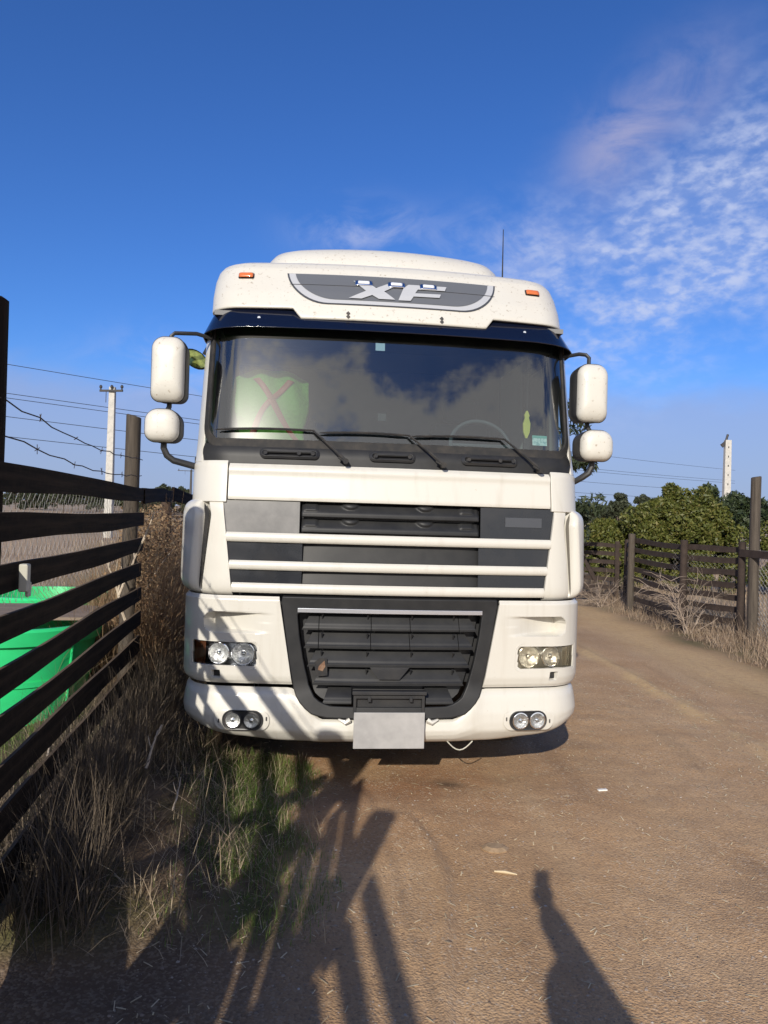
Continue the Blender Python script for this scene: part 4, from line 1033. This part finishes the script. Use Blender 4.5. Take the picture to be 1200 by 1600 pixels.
# ------------------------------------------------------------------ green tubs behind the left fence
def tub(lab, x, y, rx, ry, h, rz, hidden=False):
    e = empty('green_tub', (x, y, gh(x, y)), rz); tag(e, lab, 'tub', 'green tubs behind the board fence')
    n_ = 48
    def rg(k, z, o=0): return [((rx*k+o)*math.cos(2*math.pi*j/n_)*(1-.0*j), (ry*k+o)*math.sin(2*math.pi*j/n_), z) for j in range(n_)]
    b1 = MB(); b1.loft([rg(.80, 0), rg(.84, .10), rg(.90, h*.45), rg(.90, h*.45, .012), rg(.905, h*.50, .012), rg(.905, h*.50), rg(.96, h-.12), rg(.965, h-.12, .03), rg(.99, h-.02, .03), rg(.99, h, .015), rg(.985, h, -.02), rg(.95, h-.1, -.02), rg(.80, .05, -.02)], True, True, True)
    b1.build('shell', GREENPL, e, True, 35)
    for j in range(6):
        a = 2*math.pi*(j+.5)/6; rb = MB(); P = []
        for k, z in ((.86, .03), (.90, h*.43), (.945, h-.14)): P.append(((rx*k+.005)*math.cos(a), (ry*k+.005)*math.sin(a), z))
        rb.tube(P, .010, 6); rb.build('rib', GREENPL, e, True)
    return e
t1 = tub('large green plastic tub with a plywood lid behind the left fence', -2.90, 5.80, .66, .60, .78, R(8))
t2 = tub('open green plastic tub standing behind the lidded one', -3.35, 7.35, .60, .56, .84, R(-5))
lz = .80+gh(-2.9, 5.8)
ld = MB(); ld.add([(-3.5, 5.52, lz), (-2.30, 5.72, lz), (-2.38, 6.27, lz+.02), (-2.78, 6.37, lz+.02), (-3.5, 6.22, lz+.02)], [(0, 1, 2, 3, 4)])
lo_ = ld.build('plywood_lid', LIDM); s_ = lo_.modifiers.new('solid', 'SOLIDIFY'); s_.thickness = .022; tag(lo_, 'weathered brown plywood lid lying on the green tub', 'lid')
# ------------------------------------------------------------------ grass and weeds
def leaf_mesh(name, centres, radii, per, size, flat=1.0, aspect=1.6, droop=0.0):
    """leaves on the shells of many clumps: sun side and gaps come out by themselves"""
    C_ = np.repeat(np.asarray(centres), per, 0); Rr = np.repeat(np.asarray(radii), per); n = len(C_)
    d = rng.normal(0, 1, (n, 3)); d /= np.linalg.norm(d, axis=1)[:, None]
    p = C_+d*(Rr*rng.uniform(.45, 1.05, n)**.6)[:, None]*np.array([1, 1, flat])
    u = rng.normal(0, 1, (n, 3))+d*.5; u[:, 2] -= droop; u /= np.linalg.norm(u, axis=1)[:, None]
    v = np.cross(u, rng.normal(0, 1, (n, 3))); v /= np.linalg.norm(v, axis=1)[:, None]
    sz = (size*rng.uniform(.6, 1.4, n))[:, None]; u = u*sz*aspect*.5; v = v*sz*.5
    Vv = np.stack([p-u, p+v*.8, p+u, p-v*.8], 1).reshape(-1, 3)
    return np_mesh(name, Vv, np.arange(n*4).reshape(-1, 4))
def blades(name, pts, hts, wid_, m, bend=.6, seg=3, lay=0.0, kind='stuff', lab=None, cat=None, fall=0.0):
    """one mesh of tapering bent blades rooted at pts"""
    P = np.asarray(pts); n = len(P); H = np.asarray(hts)
    az = rng.uniform(0, 2*np.pi, n); b_ = np.abs(rng.normal(0, bend, n))+.05
    if fall: b_ = np.where(rng.random(n) < fall, b_+1.1, b_)
    w = wid_*rng.uniform(.6, 1.4, n)
    dx, dy = np.cos(az), np.sin(az); sxv, syv = -dy, dx
    tw = rng.uniform(-.8, .8, n); sxv, syv = sxv*np.cos(tw)+dx*np.sin(tw), syv*np.cos(tw)+dy*np.sin(tw)
    L_ = []; pos = P.copy(); ang = b_*.15+(rng.uniform(0, lay, n) if lay else 0)
    if lay: pos[:, 2] += rng.uniform(0, .5, n)**2*H*.6
    for k in range(seg+1):
        q = k/seg; ww = w*(1-q*.9)*.5
        a = pos.copy(); a[:, 0] -= sxv*ww; a[:, 1] -= syv*ww
        c_ = pos.copy(); c_[:, 0] += sxv*ww; c_[:, 1] += syv*ww
        L_.append(a); L_.append(c_)
        st = H/seg; pos = pos+np.stack([dx*np.sin(ang)*st, dy*np.sin(ang)*st, np.cos(ang)*st], 1); ang = np.minimum(ang+b_/seg*(1+.4*rng.normal(0, 1, n)), 2.2)
    M_ = 2*(seg+1); Vv = np.stack(L_, 1).reshape(-1, 3)
    # keep blades from sinking under the ground they lean over
    base = np.repeat(P[:, 2], M_); Vv[:, 2] = np.maximum(Vv[:, 2], base-.02)
    o0 = (np.arange(n)*M_)[:, None]; F_ = []
    for k in range(seg): F_.append(o0+np.array([[2*k, 2*k+1, 2*k+3, 2*k+2]]))
    me = np_mesh(name, Vv, np.concatenate(F_)); o = link(name, me, m)
    tag(o, lab, cat, None, kind); return o
def scatter(n, fn, dens=None):
    out = []
    tries = 0
    while len(out) < n and tries < n*12:
        tries += 1; x, y, w = fn()
        if random.random() < w: out.append((x, y, gh(x, y)-.01))
    return out
def inside_truck(x, y):
    dx, dy = x-truck.location.x, y-truck.location.y; a = R(5.836)
    u = dx*math.cos(a)+dy*math.sin(a); t_ = -dx*math.sin(a)+dy*math.cos(a); return -1.15 < u < 1.2 and t_ > .75
def fsw(s0, s1, l0, l1, wf):
    def f():
        s = random.uniform(s0, s1); l = random.uniform(l0, l1); p = FW(s, l); w = wf(s, l)*max(0, .45+.9*noise.noise((p.x*2.3, p.y*2.3, 2)))
        return p.x, p.y, (0 if inside_truck(p.x, p.y) else w)
    return f
# tangled dead weeds between fence and truck
w1 = lambda s, l: sst(.05, -.35, l+.12*math.sin(s*3))*sst(2.8, 3.3, s+.35*min(0, l+.6))
P = scatter(15000, fsw(2.3, 9.5, -1.45, .15, w1)); H = [random.uniform(.10, .36)*(.7+.8*sst(-.45, -1.0, fs_of(p[0], p[1])[1])) for p in P]
blades('dead_weeds', P, H, .0034, DEAD, .5, 4, lay=1.75, lab='tangled dead dark weeds between the board fence and the truck', cat='weeds', fall=.6)
P = scatter(4200, fsw(2.75, 6.3, -.94, -.62, lambda s, l: sst(2.8, 3.1, s))); H = [random.uniform(.22, .58) for p in P]
blades('fence_foot_weeds', P, H, .0042, DEAD, .45, 5, lay=.6, lab='tall dead weeds hiding the lowest boards of the left fence', cat='weeds')
P = scatter(3200, fsw(2.5, 9, -1.4, .2, w1)); H = [random.uniform(.12, .45) for p in P]
blades('straw_stalks', P, H, .0036, STRAW, .4, 4, lay=1.8, lab='pale straw stalks poking out of the dead weeds by the fence', cat='straw', fall=.4)
w2 = lambda s, l: sst(.36, .2, l+.1*math.sin(s*5))*sst(-.55, .05, l)*sst(2.85, 3.3, s)
P = scatter(9000, fsw(2.5, 6.5, -.6, .40, w2)); H = [random.uniform(.02, .075) for p in P]
blades('green_grass', P, H, .0034, GREENG, .6, 3, lab='short green grass along the edge of the dirt track', cat='grass')
P = scatter(5000, fsw(2.6, 8, -.9, .35, lambda s, l: (.5*w2(s, l)+.25)*sst(2.7, 3.3, s))); H = [random.uniform(.04, .16) for p in P]
blades('dry_grass', P, H, .0030, STRAW, .6, 3, lay=1.7, lab='short dry grass mixed into the green verge by the truck', cat='grass', fall=.5)
# netting overgrown with brown vine between the two far posts
P = scatter(7000, fsw(6.3, 10.5, -1.55, -.85, lambda s, l: 1)); H = [random.uniform(.5, 1.65) for p in P]
blades('dry_vine', P, H, .0055, VINE, .8, 6, lay=.55, lab='tall brown dry vine overgrowing the netting behind the fender', cat='vine')
vl = rng.uniform(0, 1, (420, 3)); vc = [tuple(FW(6.3+3.6*a_, -1.22+.30*b2, .25+1.45*c_*(1-.25*abs(a_-.35)))) for a_, b2, c_ in vl]
tag(link('vine_leaves', leaf_mesh('vine_leaves', vc, [.13]*len(vc), 40, .020), VINE), 'small dry brown leaves clinging to the netting', 'leaves', None, 'stuff')
P = scatter(3500, fsw(7.2, 10.5, -1.3, -.75, lambda s, l: 1)); H = [random.uniform(.2, .7) for p in P]
blades('pale_dry_grass', P, H, .006, STRAWP, .5, 4, lab='pale dry grass at the foot of the overgrown netting', cat='grass')
# field behind the left fence
def fl_():
    s = 5.0+35*random.random()**1.8; l = -1.5-random.random()*(4+.8*s); p = FW(s, l)
    d1 = math.hypot(p.x+2.90, p.y-5.80); d2 = math.hypot(p.x+3.35, p.y-7.35)
    return p.x, p.y, (0 if min(d1, d2) < .66 or (p.y < 6.4) else 1)
P = scatter(26000, fl_); H = [random.uniform(.25, .6)*(1+.5*noise.noise((p[0]*.5, p[1]*.5, 0))) for p in P]
blades('straw_field', P, H, .007, STRAWP, .9, 4, lay=.9, lab='pinkish dry grass field behind the left board fence', cat='grass')
P = [q_ for q_ in scatter(6000, fsw(3.0, 6.5, -2.8, -1.3, lambda s, l: 1)) if math.hypot(q_[0]+2.9, q_[1]-5.8) > .56]; H = [random.uniform(.03, .10) for p in P]
blades('paddock_grass', P, H, .006, GREENG, .6, 3, lab='bright short grass at the foot of the green tub', cat='grass')
# right verge
def fr__():
    y = 6.5+22*random.random()**1.5; x0 = 4.62-.05*(y-10); x = x0-.25+abs(random.gauss(0, .9)); 
    return x, y, sst(-.2, .25, x-x0+.3*noise.noise((x*1.5, y*1.5, 6)))
P = scatter(36000, fr__); H = [random.uniform(.08, .42)*(.5+.9*sst(0, 1.0, p[0]-(4.62-.05*(p[1]-10)))) for p in P]
blades('verge_straw', P, H, .0055, STRAWP, .7, 4, lay=1.1, lab='pale dry grass along the foot of the right corral fence', cat='grass', fall=.15)
def fr2():
    y = 9+30*random.random(); x = 5.0+12*random.random()-.05*(y-10); return x, y, 1
P = scatter(9000, fr2); H = [random.uniform(.15, .5) for p in P]
blades('paddock_straw', P, H, .010, STRAWP, .6, 3, lab='dry grass inside the corral behind the right fence', cat='grass')

# loose twigs and stems
def twig(p, d, ln, r, lab, seed, forks=2):
    e = MB(); rnd = random.Random(seed); d = Vector(d).normalized(); P = [Vector(p)]
    for k in range(7): d = (d+Vector((rnd.uniform(-.16, .16), rnd.uniform(-.16, .16), rnd.uniform(-.12, .10)))).normalized(); P.append(P[-1]+d*ln/7)
    root = empty('dry_stem'); tag(root, lab, 'dry stem')
    e.tube(P, [r*(1-.09*k) for k in range(8)], 6); e.build('stem', TWIG, root, True)
    for j in range(forks):
        a = P[3+j]; dd = (d+Vector((rnd.uniform(-.9, .9), rnd.uniform(-.9, .9), rnd.uniform(-.3, .6)))).normalized(); m_ = MB(); m_.tube([a, a+dd*ln*.14, a+dd*ln*.25+Vector((0, 0, .02))], [r*.6, r*.45, r*.2], 5); m_.build('side_shoot', TWIG, root, True)
def gpt(px, py, up=0): q = gp(px, py); return Vector((q.x, q.y, gh(q.x, q.y)+up))
a = at(62, 1245, 3.55); b_ = at(108, 1130, 4.2); twig(a, b_-a, (b_-a).length, .010, 'bleached stem leaning against the lowest board of the left fence', 1, 1)
a = at(228, 1200, 4.05); b_ = at(238, 1145, 4.1); twig(a, b_-a+Vector((0, 0, .02)), .24, .009, 'forked pale stem standing in the weeds below the bumper corner', 2, 3)
a = at(270, 1265, 3.7); b_ = at(298, 1195, 4.0); twig(a, b_-a, .30, .005, 'thin pale stem leaning toward the truck in the weeds', 3, 1)
a = at(200, 990, 5.7); b_ = at(196, 905, 5.75); twig(a, b_-a, .75, .014, 'crooked grey stem in front of the mid fence post', 4, 3)
a = at(186, 930, 5.6); b_ = at(222, 830, 5.7); twig(a, b_-a, .7, .010, 'slim grey stem crossing the mid fence post', 5, 2)
a = at(225, 925, 6.8); b_ = at(255, 870, 7.2); twig(a, b_-a, .6, .007, 'dark stem slanting across the overgrown netting', 6, 0)
a = at(262, 940, 7.6); b_ = at(270, 990, 7.0); twig(b_, a-b_, .45, .012, 'broken stalk at the foot of the brown post', 7, 2)
# bare bushes by the corral
BTWIG = mat('grey_brown_twig', (.40, .32, .25), .8, var=(9, (.26, .20, .155), .4, .7))
def bare_bush(x, y, h, n, lab, seed):
    rnd = random.Random(seed); e = empty('bare_bush', (x, y, gh(x, y))); tag(e, lab, 'bush', 'bare twiggy bushes by the corral')
    for k in range(n):
        az = rnd.uniform(0, 6.28); tl = rnd.uniform(.15, 1.0); d = Vector((math.cos(az)*tl, math.sin(az)*tl*.6, 1)).normalized(); P = [Vector((rnd.uniform(-.06, .06), rnd.uniform(-.05, .05), -.05))]
        ln = h*rnd.uniform(.6, 1.15); m_ = MB()
        for j in range(7): d = (d+Vector((rnd.uniform(-.2, .2), rnd.uniform(-.2, .2), rnd.uniform(-.25, .05)))).normalized(); P.append(P[-1]+d*ln/7)
        r0 = rnd.uniform(.004, .009); m_.tube(P, [r0*(1-.1*j) for j in range(8)], 5)
        for f in range(13):
            a_ = P[rnd.randint(2, 7)]; dd = (d+Vector((rnd.uniform(-1.3, 1.3), rnd.uniform(-1, 1), rnd.uniform(-.8, .8)))).normalized()
            q1 = a_+dd*ln*.16; q2 = q1+(dd+Vector((0, 0, -.35)))*ln*.14; m_.tube([a_, q1, q2], [r0*.5, r0*.35, r0*.15], 4)
        m_.build('branch', BTWIG, e, True)
    return e
bare_bush(4.72, 11.35, .98, 17, 'bare bleached thorn bush in front of the corral fence', 11)
bare_bush(4.32, 14.6, .85, 11, 'thin bare bush by the corral gate', 12)
# tumbled straw on the track, pebbles
def bits(name, n, fn, lo, hi, m, lab, cat, flat=.35):
    Vv = []; F_ = []
    for k in range(n):
        x, y = fn(); z = gh(x, y); r_ = lo*(hi/lo)**(random.random()**2.2); a = random.uniform(0, 6.3); o = len(Vv)
        for j in range(5): 
            q = a+j*1.2566; rr = r_*random.uniform(.7, 1.2); Vv.append((x+rr*math.cos(q), y+rr*math.sin(q)*.8, z-r_*.15))
        Vv.append((x+random.uniform(-.3, .3)*r_, y+random.uniform(-.3, .3)*r_, z+r_*flat*1.6))
        F_ += [(o+j, o+(j+1) % 5, o+5) for j in range(5)]
    o = link(name, np_mesh(name, Vv, None, F_), m); tag(o, lab, cat, None, 'stuff')
def fpeb():
    y = 2.1+6*random.random()**1.6; return random.uniform(-.9, 3.6), y
bits('gravel', 9000, fpeb, .0025, .011, PEBBLE, 'small pale stones strewn over the dirt track', 'gravel')
Vv = []; F_ = []
for k in range(2200):
    x, y = fpeb(); 
    if k % 3 == 0: x, y = 2.9-.055*(y-5.5)+random.gauss(0, .25), y
    z = gh(x, y)+.003; a = random.uniform(0, 3.14); ln = random.uniform(.008, .05); wv = random.uniform(.0012, .003); c_, s_ = math.cos(a), math.sin(a); o = len(Vv)
    Vv += [(x-c_*ln/2-s_*wv, y-s_*ln/2+c_*wv, z), (x-c_*ln/2+s_*wv, y-s_*ln/2-c_*wv, z), (x+c_*ln/2+s_*wv, y+s_*ln/2-c_*wv, z+.004), (x+c_*ln/2-s_*wv, y+s_*ln/2+c_*wv, z+.004), (x, y, z+.005)]
    F_ += [(o, o+1, o+4), (o+1, o+2, o+4), (o+2, o+3, o+4), (o+3, o, o+4)]
o = link('straw_bits', np_mesh('straw_bits', Vv, None, F_), CHAFF); tag(o, 'short straw scraps lying on the dirt track', 'straw', None, 'stuff')
q = gpt(773, 1328); m_ = MB(); m_.loft([[(q.x+r_*math.cos(a)*1.3, q.y+r_*math.sin(a), q.z+z) for a in np.linspace(0, 5.6, 9)] for r_, z in ((.05, -.01), (.055, .008), (.035, .02))], True, False, True); tag(m_.build('flat_stone', mat('tan_stone', (.36, .25, .15), .9, var=(30, (.28, .19, .11), .4, .6))), 'flat tan stone on the bare track ahead of the bumper', 'stone')
q = gpt(789, 1366); m_ = MB(); m_.tube([q+Vector((-.05, .01, .006)), q+Vector((0, 0, .009)), q+Vector((.055, -.015, .006))], [.004, .007, .003], 6); tag(m_.build('wood_chip', CHAFF), 'pale wood chip lying just below the flat tan stone', 'wood chip')
q = gpt(941, 1235); m_ = MB(); m_.box(q+Vector((0, 0, .006)), (.06, .02, .008), Matrix.Rotation(.2, 3, 'Z')); tag(m_.build('paper_scrap', mat('paper', (.75, .74, .70), .8)), 'white scrap of paper on the track right of the truck', 'paper')

# ------------------------------------------------------------------ trees, bushes
def branches(mb, base, h, r, n, spread, seed, up=.35):
    rnd = random.Random(seed); tips = []
    P = [Vector(base)+Vector((0, 0, -.2))]; d = Vector((rnd.uniform(-.08, .08), rnd.uniform(-.08, .08), 1))
    for k in range(6): P.append(P[-1]+d.normalized()*h/6); d += Vector((rnd.uniform(-.12, .12), rnd.uniform(-.12, .12), 0))
    mb.tube(P, [r*(1-.14*k) for k in range(7)], 8)
    for k in range(n):
        a = P[rnd.randint(2, 6)]; az = rnd.uniform(0, 6.28); dd = Vector((math.cos(az), math.sin(az), up+rnd.uniform(-.1, .5))).normalized(); ln = spread*rnd.uniform(.5, 1.0)
        q = [a]; 
        for j in range(4): q.append(q[-1]+dd*ln/4); dd = (dd+Vector((rnd.uniform(-.2, .2), rnd.uniform(-.2, .2), rnd.uniform(-.1, .2)))).normalized()
        mb.tube(q, [r*.4, r*.3, r*.22, r*.15, r*.06], 6); tips += q[2:]
    return tips
def shrub(name, lab, x, y, rx, ry, h, nclump, per, size, m, seed, cat='bush', grp=None):
    rnd = random.Random(seed); e = empty(name, (x, y, gh(x, y))); tag(e, lab, cat, grp)
    mb = MB(); branches(mb, (0, 0, 0), h*.6, .06, 10, rx*.6, seed); mb.build('trunk', BARK, e, True)
    cs = []; rs = []
    for k in range(nclump):
        a = rnd.uniform(0, 6.28); q = rnd.random()**.5; zz = rnd.random(); prof_ = math.sqrt(max(.05, 1-(zz*1.0)**2.6))
        cs.append((rx*q*prof_*math.cos(a), ry*q*prof_*math.sin(a), .25+zz*(h-.35)*(1+.10*math.sin(a*3+seed)))); rs.append(rnd.uniform(.16, .34)*h/2.6)
    link('crown', leaf_mesh('crown', cs, rs, per, size), m, e); return e
shrub('bush', 'big rounded olive green bush behind the corral fence', 7.05, 18.0, 1.80, 1.4, 2.32, 150, 420, .055, LEAFO, 3)
shrub('bush', 'low olive green bush merging into the big one on its left', 5.45, 18.4, 1.0, .9, 1.62, 60, 380, .052, LEAFO, 4)
shrub('bush', 'olive green bush behind the tall post at the right edge', 9.95, 17.2, 1.25, 1.2, 2.1, 80, 340, .055, LEAFO, 5)
shrub('bush', 'dark hedge bush in the field past the corral gate', 8.6, 32, 2.4, 1.6, 1.3, 50, 200, .12, LEAFD, 6)
shrub('bush', 'dark low bush in the field right of the truck', 10.3, 42, 2.2, 1.6, 1.2, 40, 180, .14, LEAFD, 8)
def tree(name, lab, x, y, h, cr, m, seed, nclump=40, per=160, size=.12, kind=0, cat='tree', grp=None, droop=0):
    rnd = random.Random(seed); e = empty(name, (x, y, gh(x, y))); tag(e, lab, cat, grp)
    mb = MB(); tips = branches(mb, (0, 0, 0), h*.85, h*.022, 12, cr*.9, seed, .5); mb.build('trunk', BARK, e, True)
    cs = []; rs = []
    for k in range(nclump):
        zz = rnd.random()
        if kind == 1: rr = cr*(1-zz)**.8; z = h*(.15+.85*zz)
        elif kind == 2: rr = cr*math.sin(math.pi*min(.98, .12+.86*zz))**.7; z = h*(.35+.65*zz)
        else: rr = cr*math.sqrt(max(.05, 1-(2*zz-1)**2)); z = h*(.42+.58*zz)
        a = rnd.uniform(0, 6.28); q = rnd.random()**.45; cs.append((rr*q*math.cos(a), rr*q*math.sin(a), z)); rs.append(cr*rnd.uniform(.16, .34))
    if kind == 2: cs += [tuple(t_) for t_ in tips]; rs += [cr*.22]*len(tips)
    link('crown', leaf_mesh('crown', cs, rs, per, size, 1.0, 1.8 if kind != 2 else 3.2, droop), m, e); return e
tree('eucalyptus_tree', 'slender eucalyptus showing beside the right wing mirrors', 3.42, 13.6, 4.1, .62, LEAFE, 21, 20, 70, .05, 2, droop=.8)
tree('conifer_tree', 'dark pointed conifer rising behind the big olive bush', 11.6, 26.5, 2.95, 1.1, LEAFD, 22, 60, 120, .09, 1)
tree('tree', 'loose dark tree behind the bush left of the tall post', 15.2, 36, 2.7, 1.2, LEAFD, 23, 40, 120, .11, 0)
tree('tree', 'grey green tree beyond the tall post at the right edge', 18.4, 38, 3.3, 1.6, LEAFD, 24, 50, 120, .12, 0)
# far tree lines: a few crowns shared by many trees
protos = [tree('far_tree', 'x', 0, 0, 7.5, 2.6, LEAFF, 40+k, 34, 110, .34, (0, 1, 0, 0, 1)[k]) for k in range(5)]
used = set()
def far_tree(k, x, y, sc, lab):
    p = protos[k]
    if k in used:
        e = p.copy(); C.objects.link(e)
        for ch in p.children:
            c_ = ch.copy(); C.objects.link(c_); c_.parent = e
    else: e = p; used.add(k)
    e.location = (x, y, gh(x, y)-.2); e.scale = (sc, sc, sc); e.rotation_euler = (0, 0, random.uniform(0, 6)); tag(e, lab, 'tree', 'tree line '+lab[-18:]); return e
rf_ = random.Random(5)
for k in range(32):
    px = (888+130*(k+rf_.uniform(-.4, .4))/24) if k < 24 else (1148+75*(k-24+rf_.uniform(-.4, .4))/8); dep = rf_.uniform(190, 250); q = at(px, 800, dep)
    far_tree(rf_.randint(0, 4), q.x, dep, rf_.uniform(.55, 1.15), 'far dark tree on the skyline right of the truck')
for k in range(30):
    px = 15+285*(k+rf_.uniform(-.4, .4))/30; dep = rf_.uniform(130, 190); q = at(px, 800, dep)
    far_tree(rf_.randint(0, 4), q.x, dep, rf_.uniform(.45, .85), 'far dark tree on the skyline left of the truck')

# ------------------------------------------------------------------ poles and power lines
def pole(lab, px, dep, ztop, r0, r1, arm=0, ang=0, holes=0, m=CONC):
    b0 = at(px, 800, dep); x, y = b0.x, dep; z0 = gh(x, y); e = empty('utility_pole', (x, y, z0)); tag(e, lab, 'utility pole')
    H_ = ztop-z0; mb = MB(); mb.loft([[(sx_*r, sy_*r*.8, z) for sx_, sy_ in ((-1, -1), (1, -1), (1, 1), (-1, 1))] for z, r in ((-.3, r0), (H_, r1))], True, True, True); mb.build('shaft', m, e, bev=.02)
    if holes:
        for k in range(holes):
            z = H_-.6-k*.75; rr = lerp(r1, r0, (H_-z)/H_); h_ = MB(); h_.box((0, -rr*.8-.004, z), (.07, .02, .16)); h_.build('step_hole', STEEL, e)
    if arm:
        rt_ = Matrix.Rotation(ang, 3, 'Z'); a_ = MB(); a_.box((0, -.2, H_-.25), (arm, .10, .12), rt_); a_.build('crossarm', STEEL, e)
        for q in (-.46, 0.02, .46):
            i_ = MB(); c_ = rt_ @ Vector((q*arm, 0, 0)); i_.loft([[(c_.x+r_*math.cos(a2), c_.y-.2+r_*math.sin(a2), H_-.19+z) for a2 in np.linspace(0, 5.5, 8)] for z, r_ in ((0, .05), (.10, .05), (.12, .09), (.22, .09), (.28, .04))], True, True, True); i_.build('insulator', STEEL, e, True)
        for q in (-.22, .2):
            i_ = MB(); c_ = rt_ @ Vector((q*arm, 0, 0)); i_.tube([(c_.x, c_.y-.2, H_-.3), (c_.x, c_.y-.2, H_-.95)], .02, 5); i_.build('dropper', STEEL, e)
    return e
pole('pale concrete power pole with a crossarm behind the left fence', 170, 44, 8.95, .24, .17, 1.45, R(-8))
pole('far dark power pole with a thin crossarm left of the cab', 297, 140, 9.6, .22, .16, 5.0, 0, 0, STEEL)
e = pole('white concrete pole standing up behind the olive bush', 1134, 60, 8.75, .30, .24, 0, 0, 7)
i_ = MB(); i_.box((-.35, -.1, e_z if False else 8.75-gh(at(1134, 800, 60).x, 60)-.35), (.5, .1, .3), Matrix.Rotation(R(-40), 3, 'Y')); i_.build('bracket', STEEL, e)
i_ = MB(); i_.tube([(-.2, -.1, 8.75-gh(at(1134, 800, 60).x, 60)-.1), (-.05, -.1, 8.75-gh(at(1134, 800, 60).x, 60)+.45)], .09, 6); i_.build('insulator', STEEL, e)
A = Vector((-38, 38, 0)); B = Vector((62, 131, 0))
WM = mat('power_cable', (.035, .04, .05), .6)
for k, (za, zb) in enumerate(((11.5, 11.8), (9.55, 9.9), (9.25, 9.5), (8.05, 7.9), (6.75, 6.3))):
    m_ = MB(); m_.tube([A.lerp(B, q)+Vector((0, 0, lerp(za, zb, q)-.9*math.sin(math.pi*q))) for q in np.linspace(0, 1, 30)], .022, 5)
    tag(m_.build('power_line', WM, None, True), ('topmost', 'second highest', 'middle', 'second lowest', 'lowest')[k]+' of the five power lines crossing behind the truck', 'power line', 'power lines')

# ------------------------------------------------------------------ the photographer, behind the camera, seen by the shadow
def skin_body(name, verts, edges, radii, m, par, root=0, sub=2):
    me = bpy.data.meshes.new(name); me.from_pydata(verts, edges, []); o = link(name, me, m, par)
    md = o.modifiers.new('skin', 'SKIN'); md.use_smooth_shade = True
    for i, r_ in enumerate(radii): me.skin_vertices[0].data[i].radius = (r_, r_) if not isinstance(r_, tuple) else r_
    for i in range(len(verts)): me.skin_vertices[0].data[i].use_root = (i == root)
    s_ = o.modifiers.new('sub', 'SUBSURF'); s_.levels = sub; s_.render_levels = sub; return o
pe = empty('person', (.05, -.45, 0)); tag(pe, 'photographer in dark jacket raising a phone, shown by the shadow on the track', 'person')
J = [(.09, 0, .82), (.09, .01, .96), (.08, .02, 1.10), (.05, .04, 1.21), (.01, .06, 1.28), (.0, .09, 1.355), (-.01, .10, 1.44),        # 0-6 pelvis..crown
     (.24, .05, 1.19), (.20, .24, 1.22), (-.05, .405, 1.555),                                    # 7-9 right shoulder, elbow, wrist
     (-.14, .03, 1.19), (-.20, .06, .95), (-.18, .14, .76),                                    # left
     (.13, 0, .76), (.12, .04, .43), (.10, -.02, .08), (.11, .10, .04),
     (-.05, 0, .76), (-.08, .05, .43), (-.13, -.02, .08), (-.15, .10, .04)]
E_ = [(0, 1), (1, 2), (2, 3), (3, 4), (4, 5), (5, 6), (3, 7), (7, 8), (8, 9), (3, 10), (10, 11), (11, 12), (0, 13), (13, 14), (14, 15), (15, 16), (0, 17), (17, 18), (18, 19), (19, 20)]
RD = [.30, .30, .29, (.21, .16), .06, (.085, .10), (.06, .075), .085, .072, .055, .065, .05, .032, .09, .06, .045, .04, .09, .06, .045, .04]
skin_body('body', J, E_, RD, CLOTH, pe)
hr = MB(); hr.loft([[(-.008+r_*math.cos(a), .09+r_*1.15*math.sin(a), z-.145) for a in np.linspace(0, 2*math.pi, 17)[:-1]] for z, r_ in ((1.50, .088), (1.55, .098), (1.60, .092), (1.64, .066), (1.655, .02))], True, False, True); hr.build('hair', HAIR, pe, True)
# hand: palm, four curled fingers and a thumb round the phone
hv = [(-.03, .40, 1.50), (-.035, .405, 1.53), (-.04, .405, 1.56)]; he = [(0, 1), (1, 2)]; hr_ = [.030, (.040, .020), (.038, .018)]
for k, (fx, fz) in enumerate(((.035, 1.60), (.028, 1.58), (.025, 1.56), (.025, 1.54))):
    i0 = len(hv); hv += [(-.005, .405, 1.56+.018*(1.5-k)), (-.006, .43, fz+.015), (-.03, .438, fz+.014)]; he += [(2, i0), (i0, i0+1), (i0+1, i0+2)]; hr_ += [.010, .009, .008]
i0 = len(hv); hv += [(-.085, .405, 1.575), (-.092, .42, 1.61)]; he += [(2, i0), (i0, i0+1)]; hr_ += [.012, .010]
skin_body('hand', hv, he, hr_, SKIN, pe, 0, 1)
ph = MB(); ph.box((.0, -.022, 1.625), (.074, .009, .150)); ph_ = ph.build('phone', PHONE, None, bev=.006); tag(ph_, 'phone held up by the photographer', 'phone')
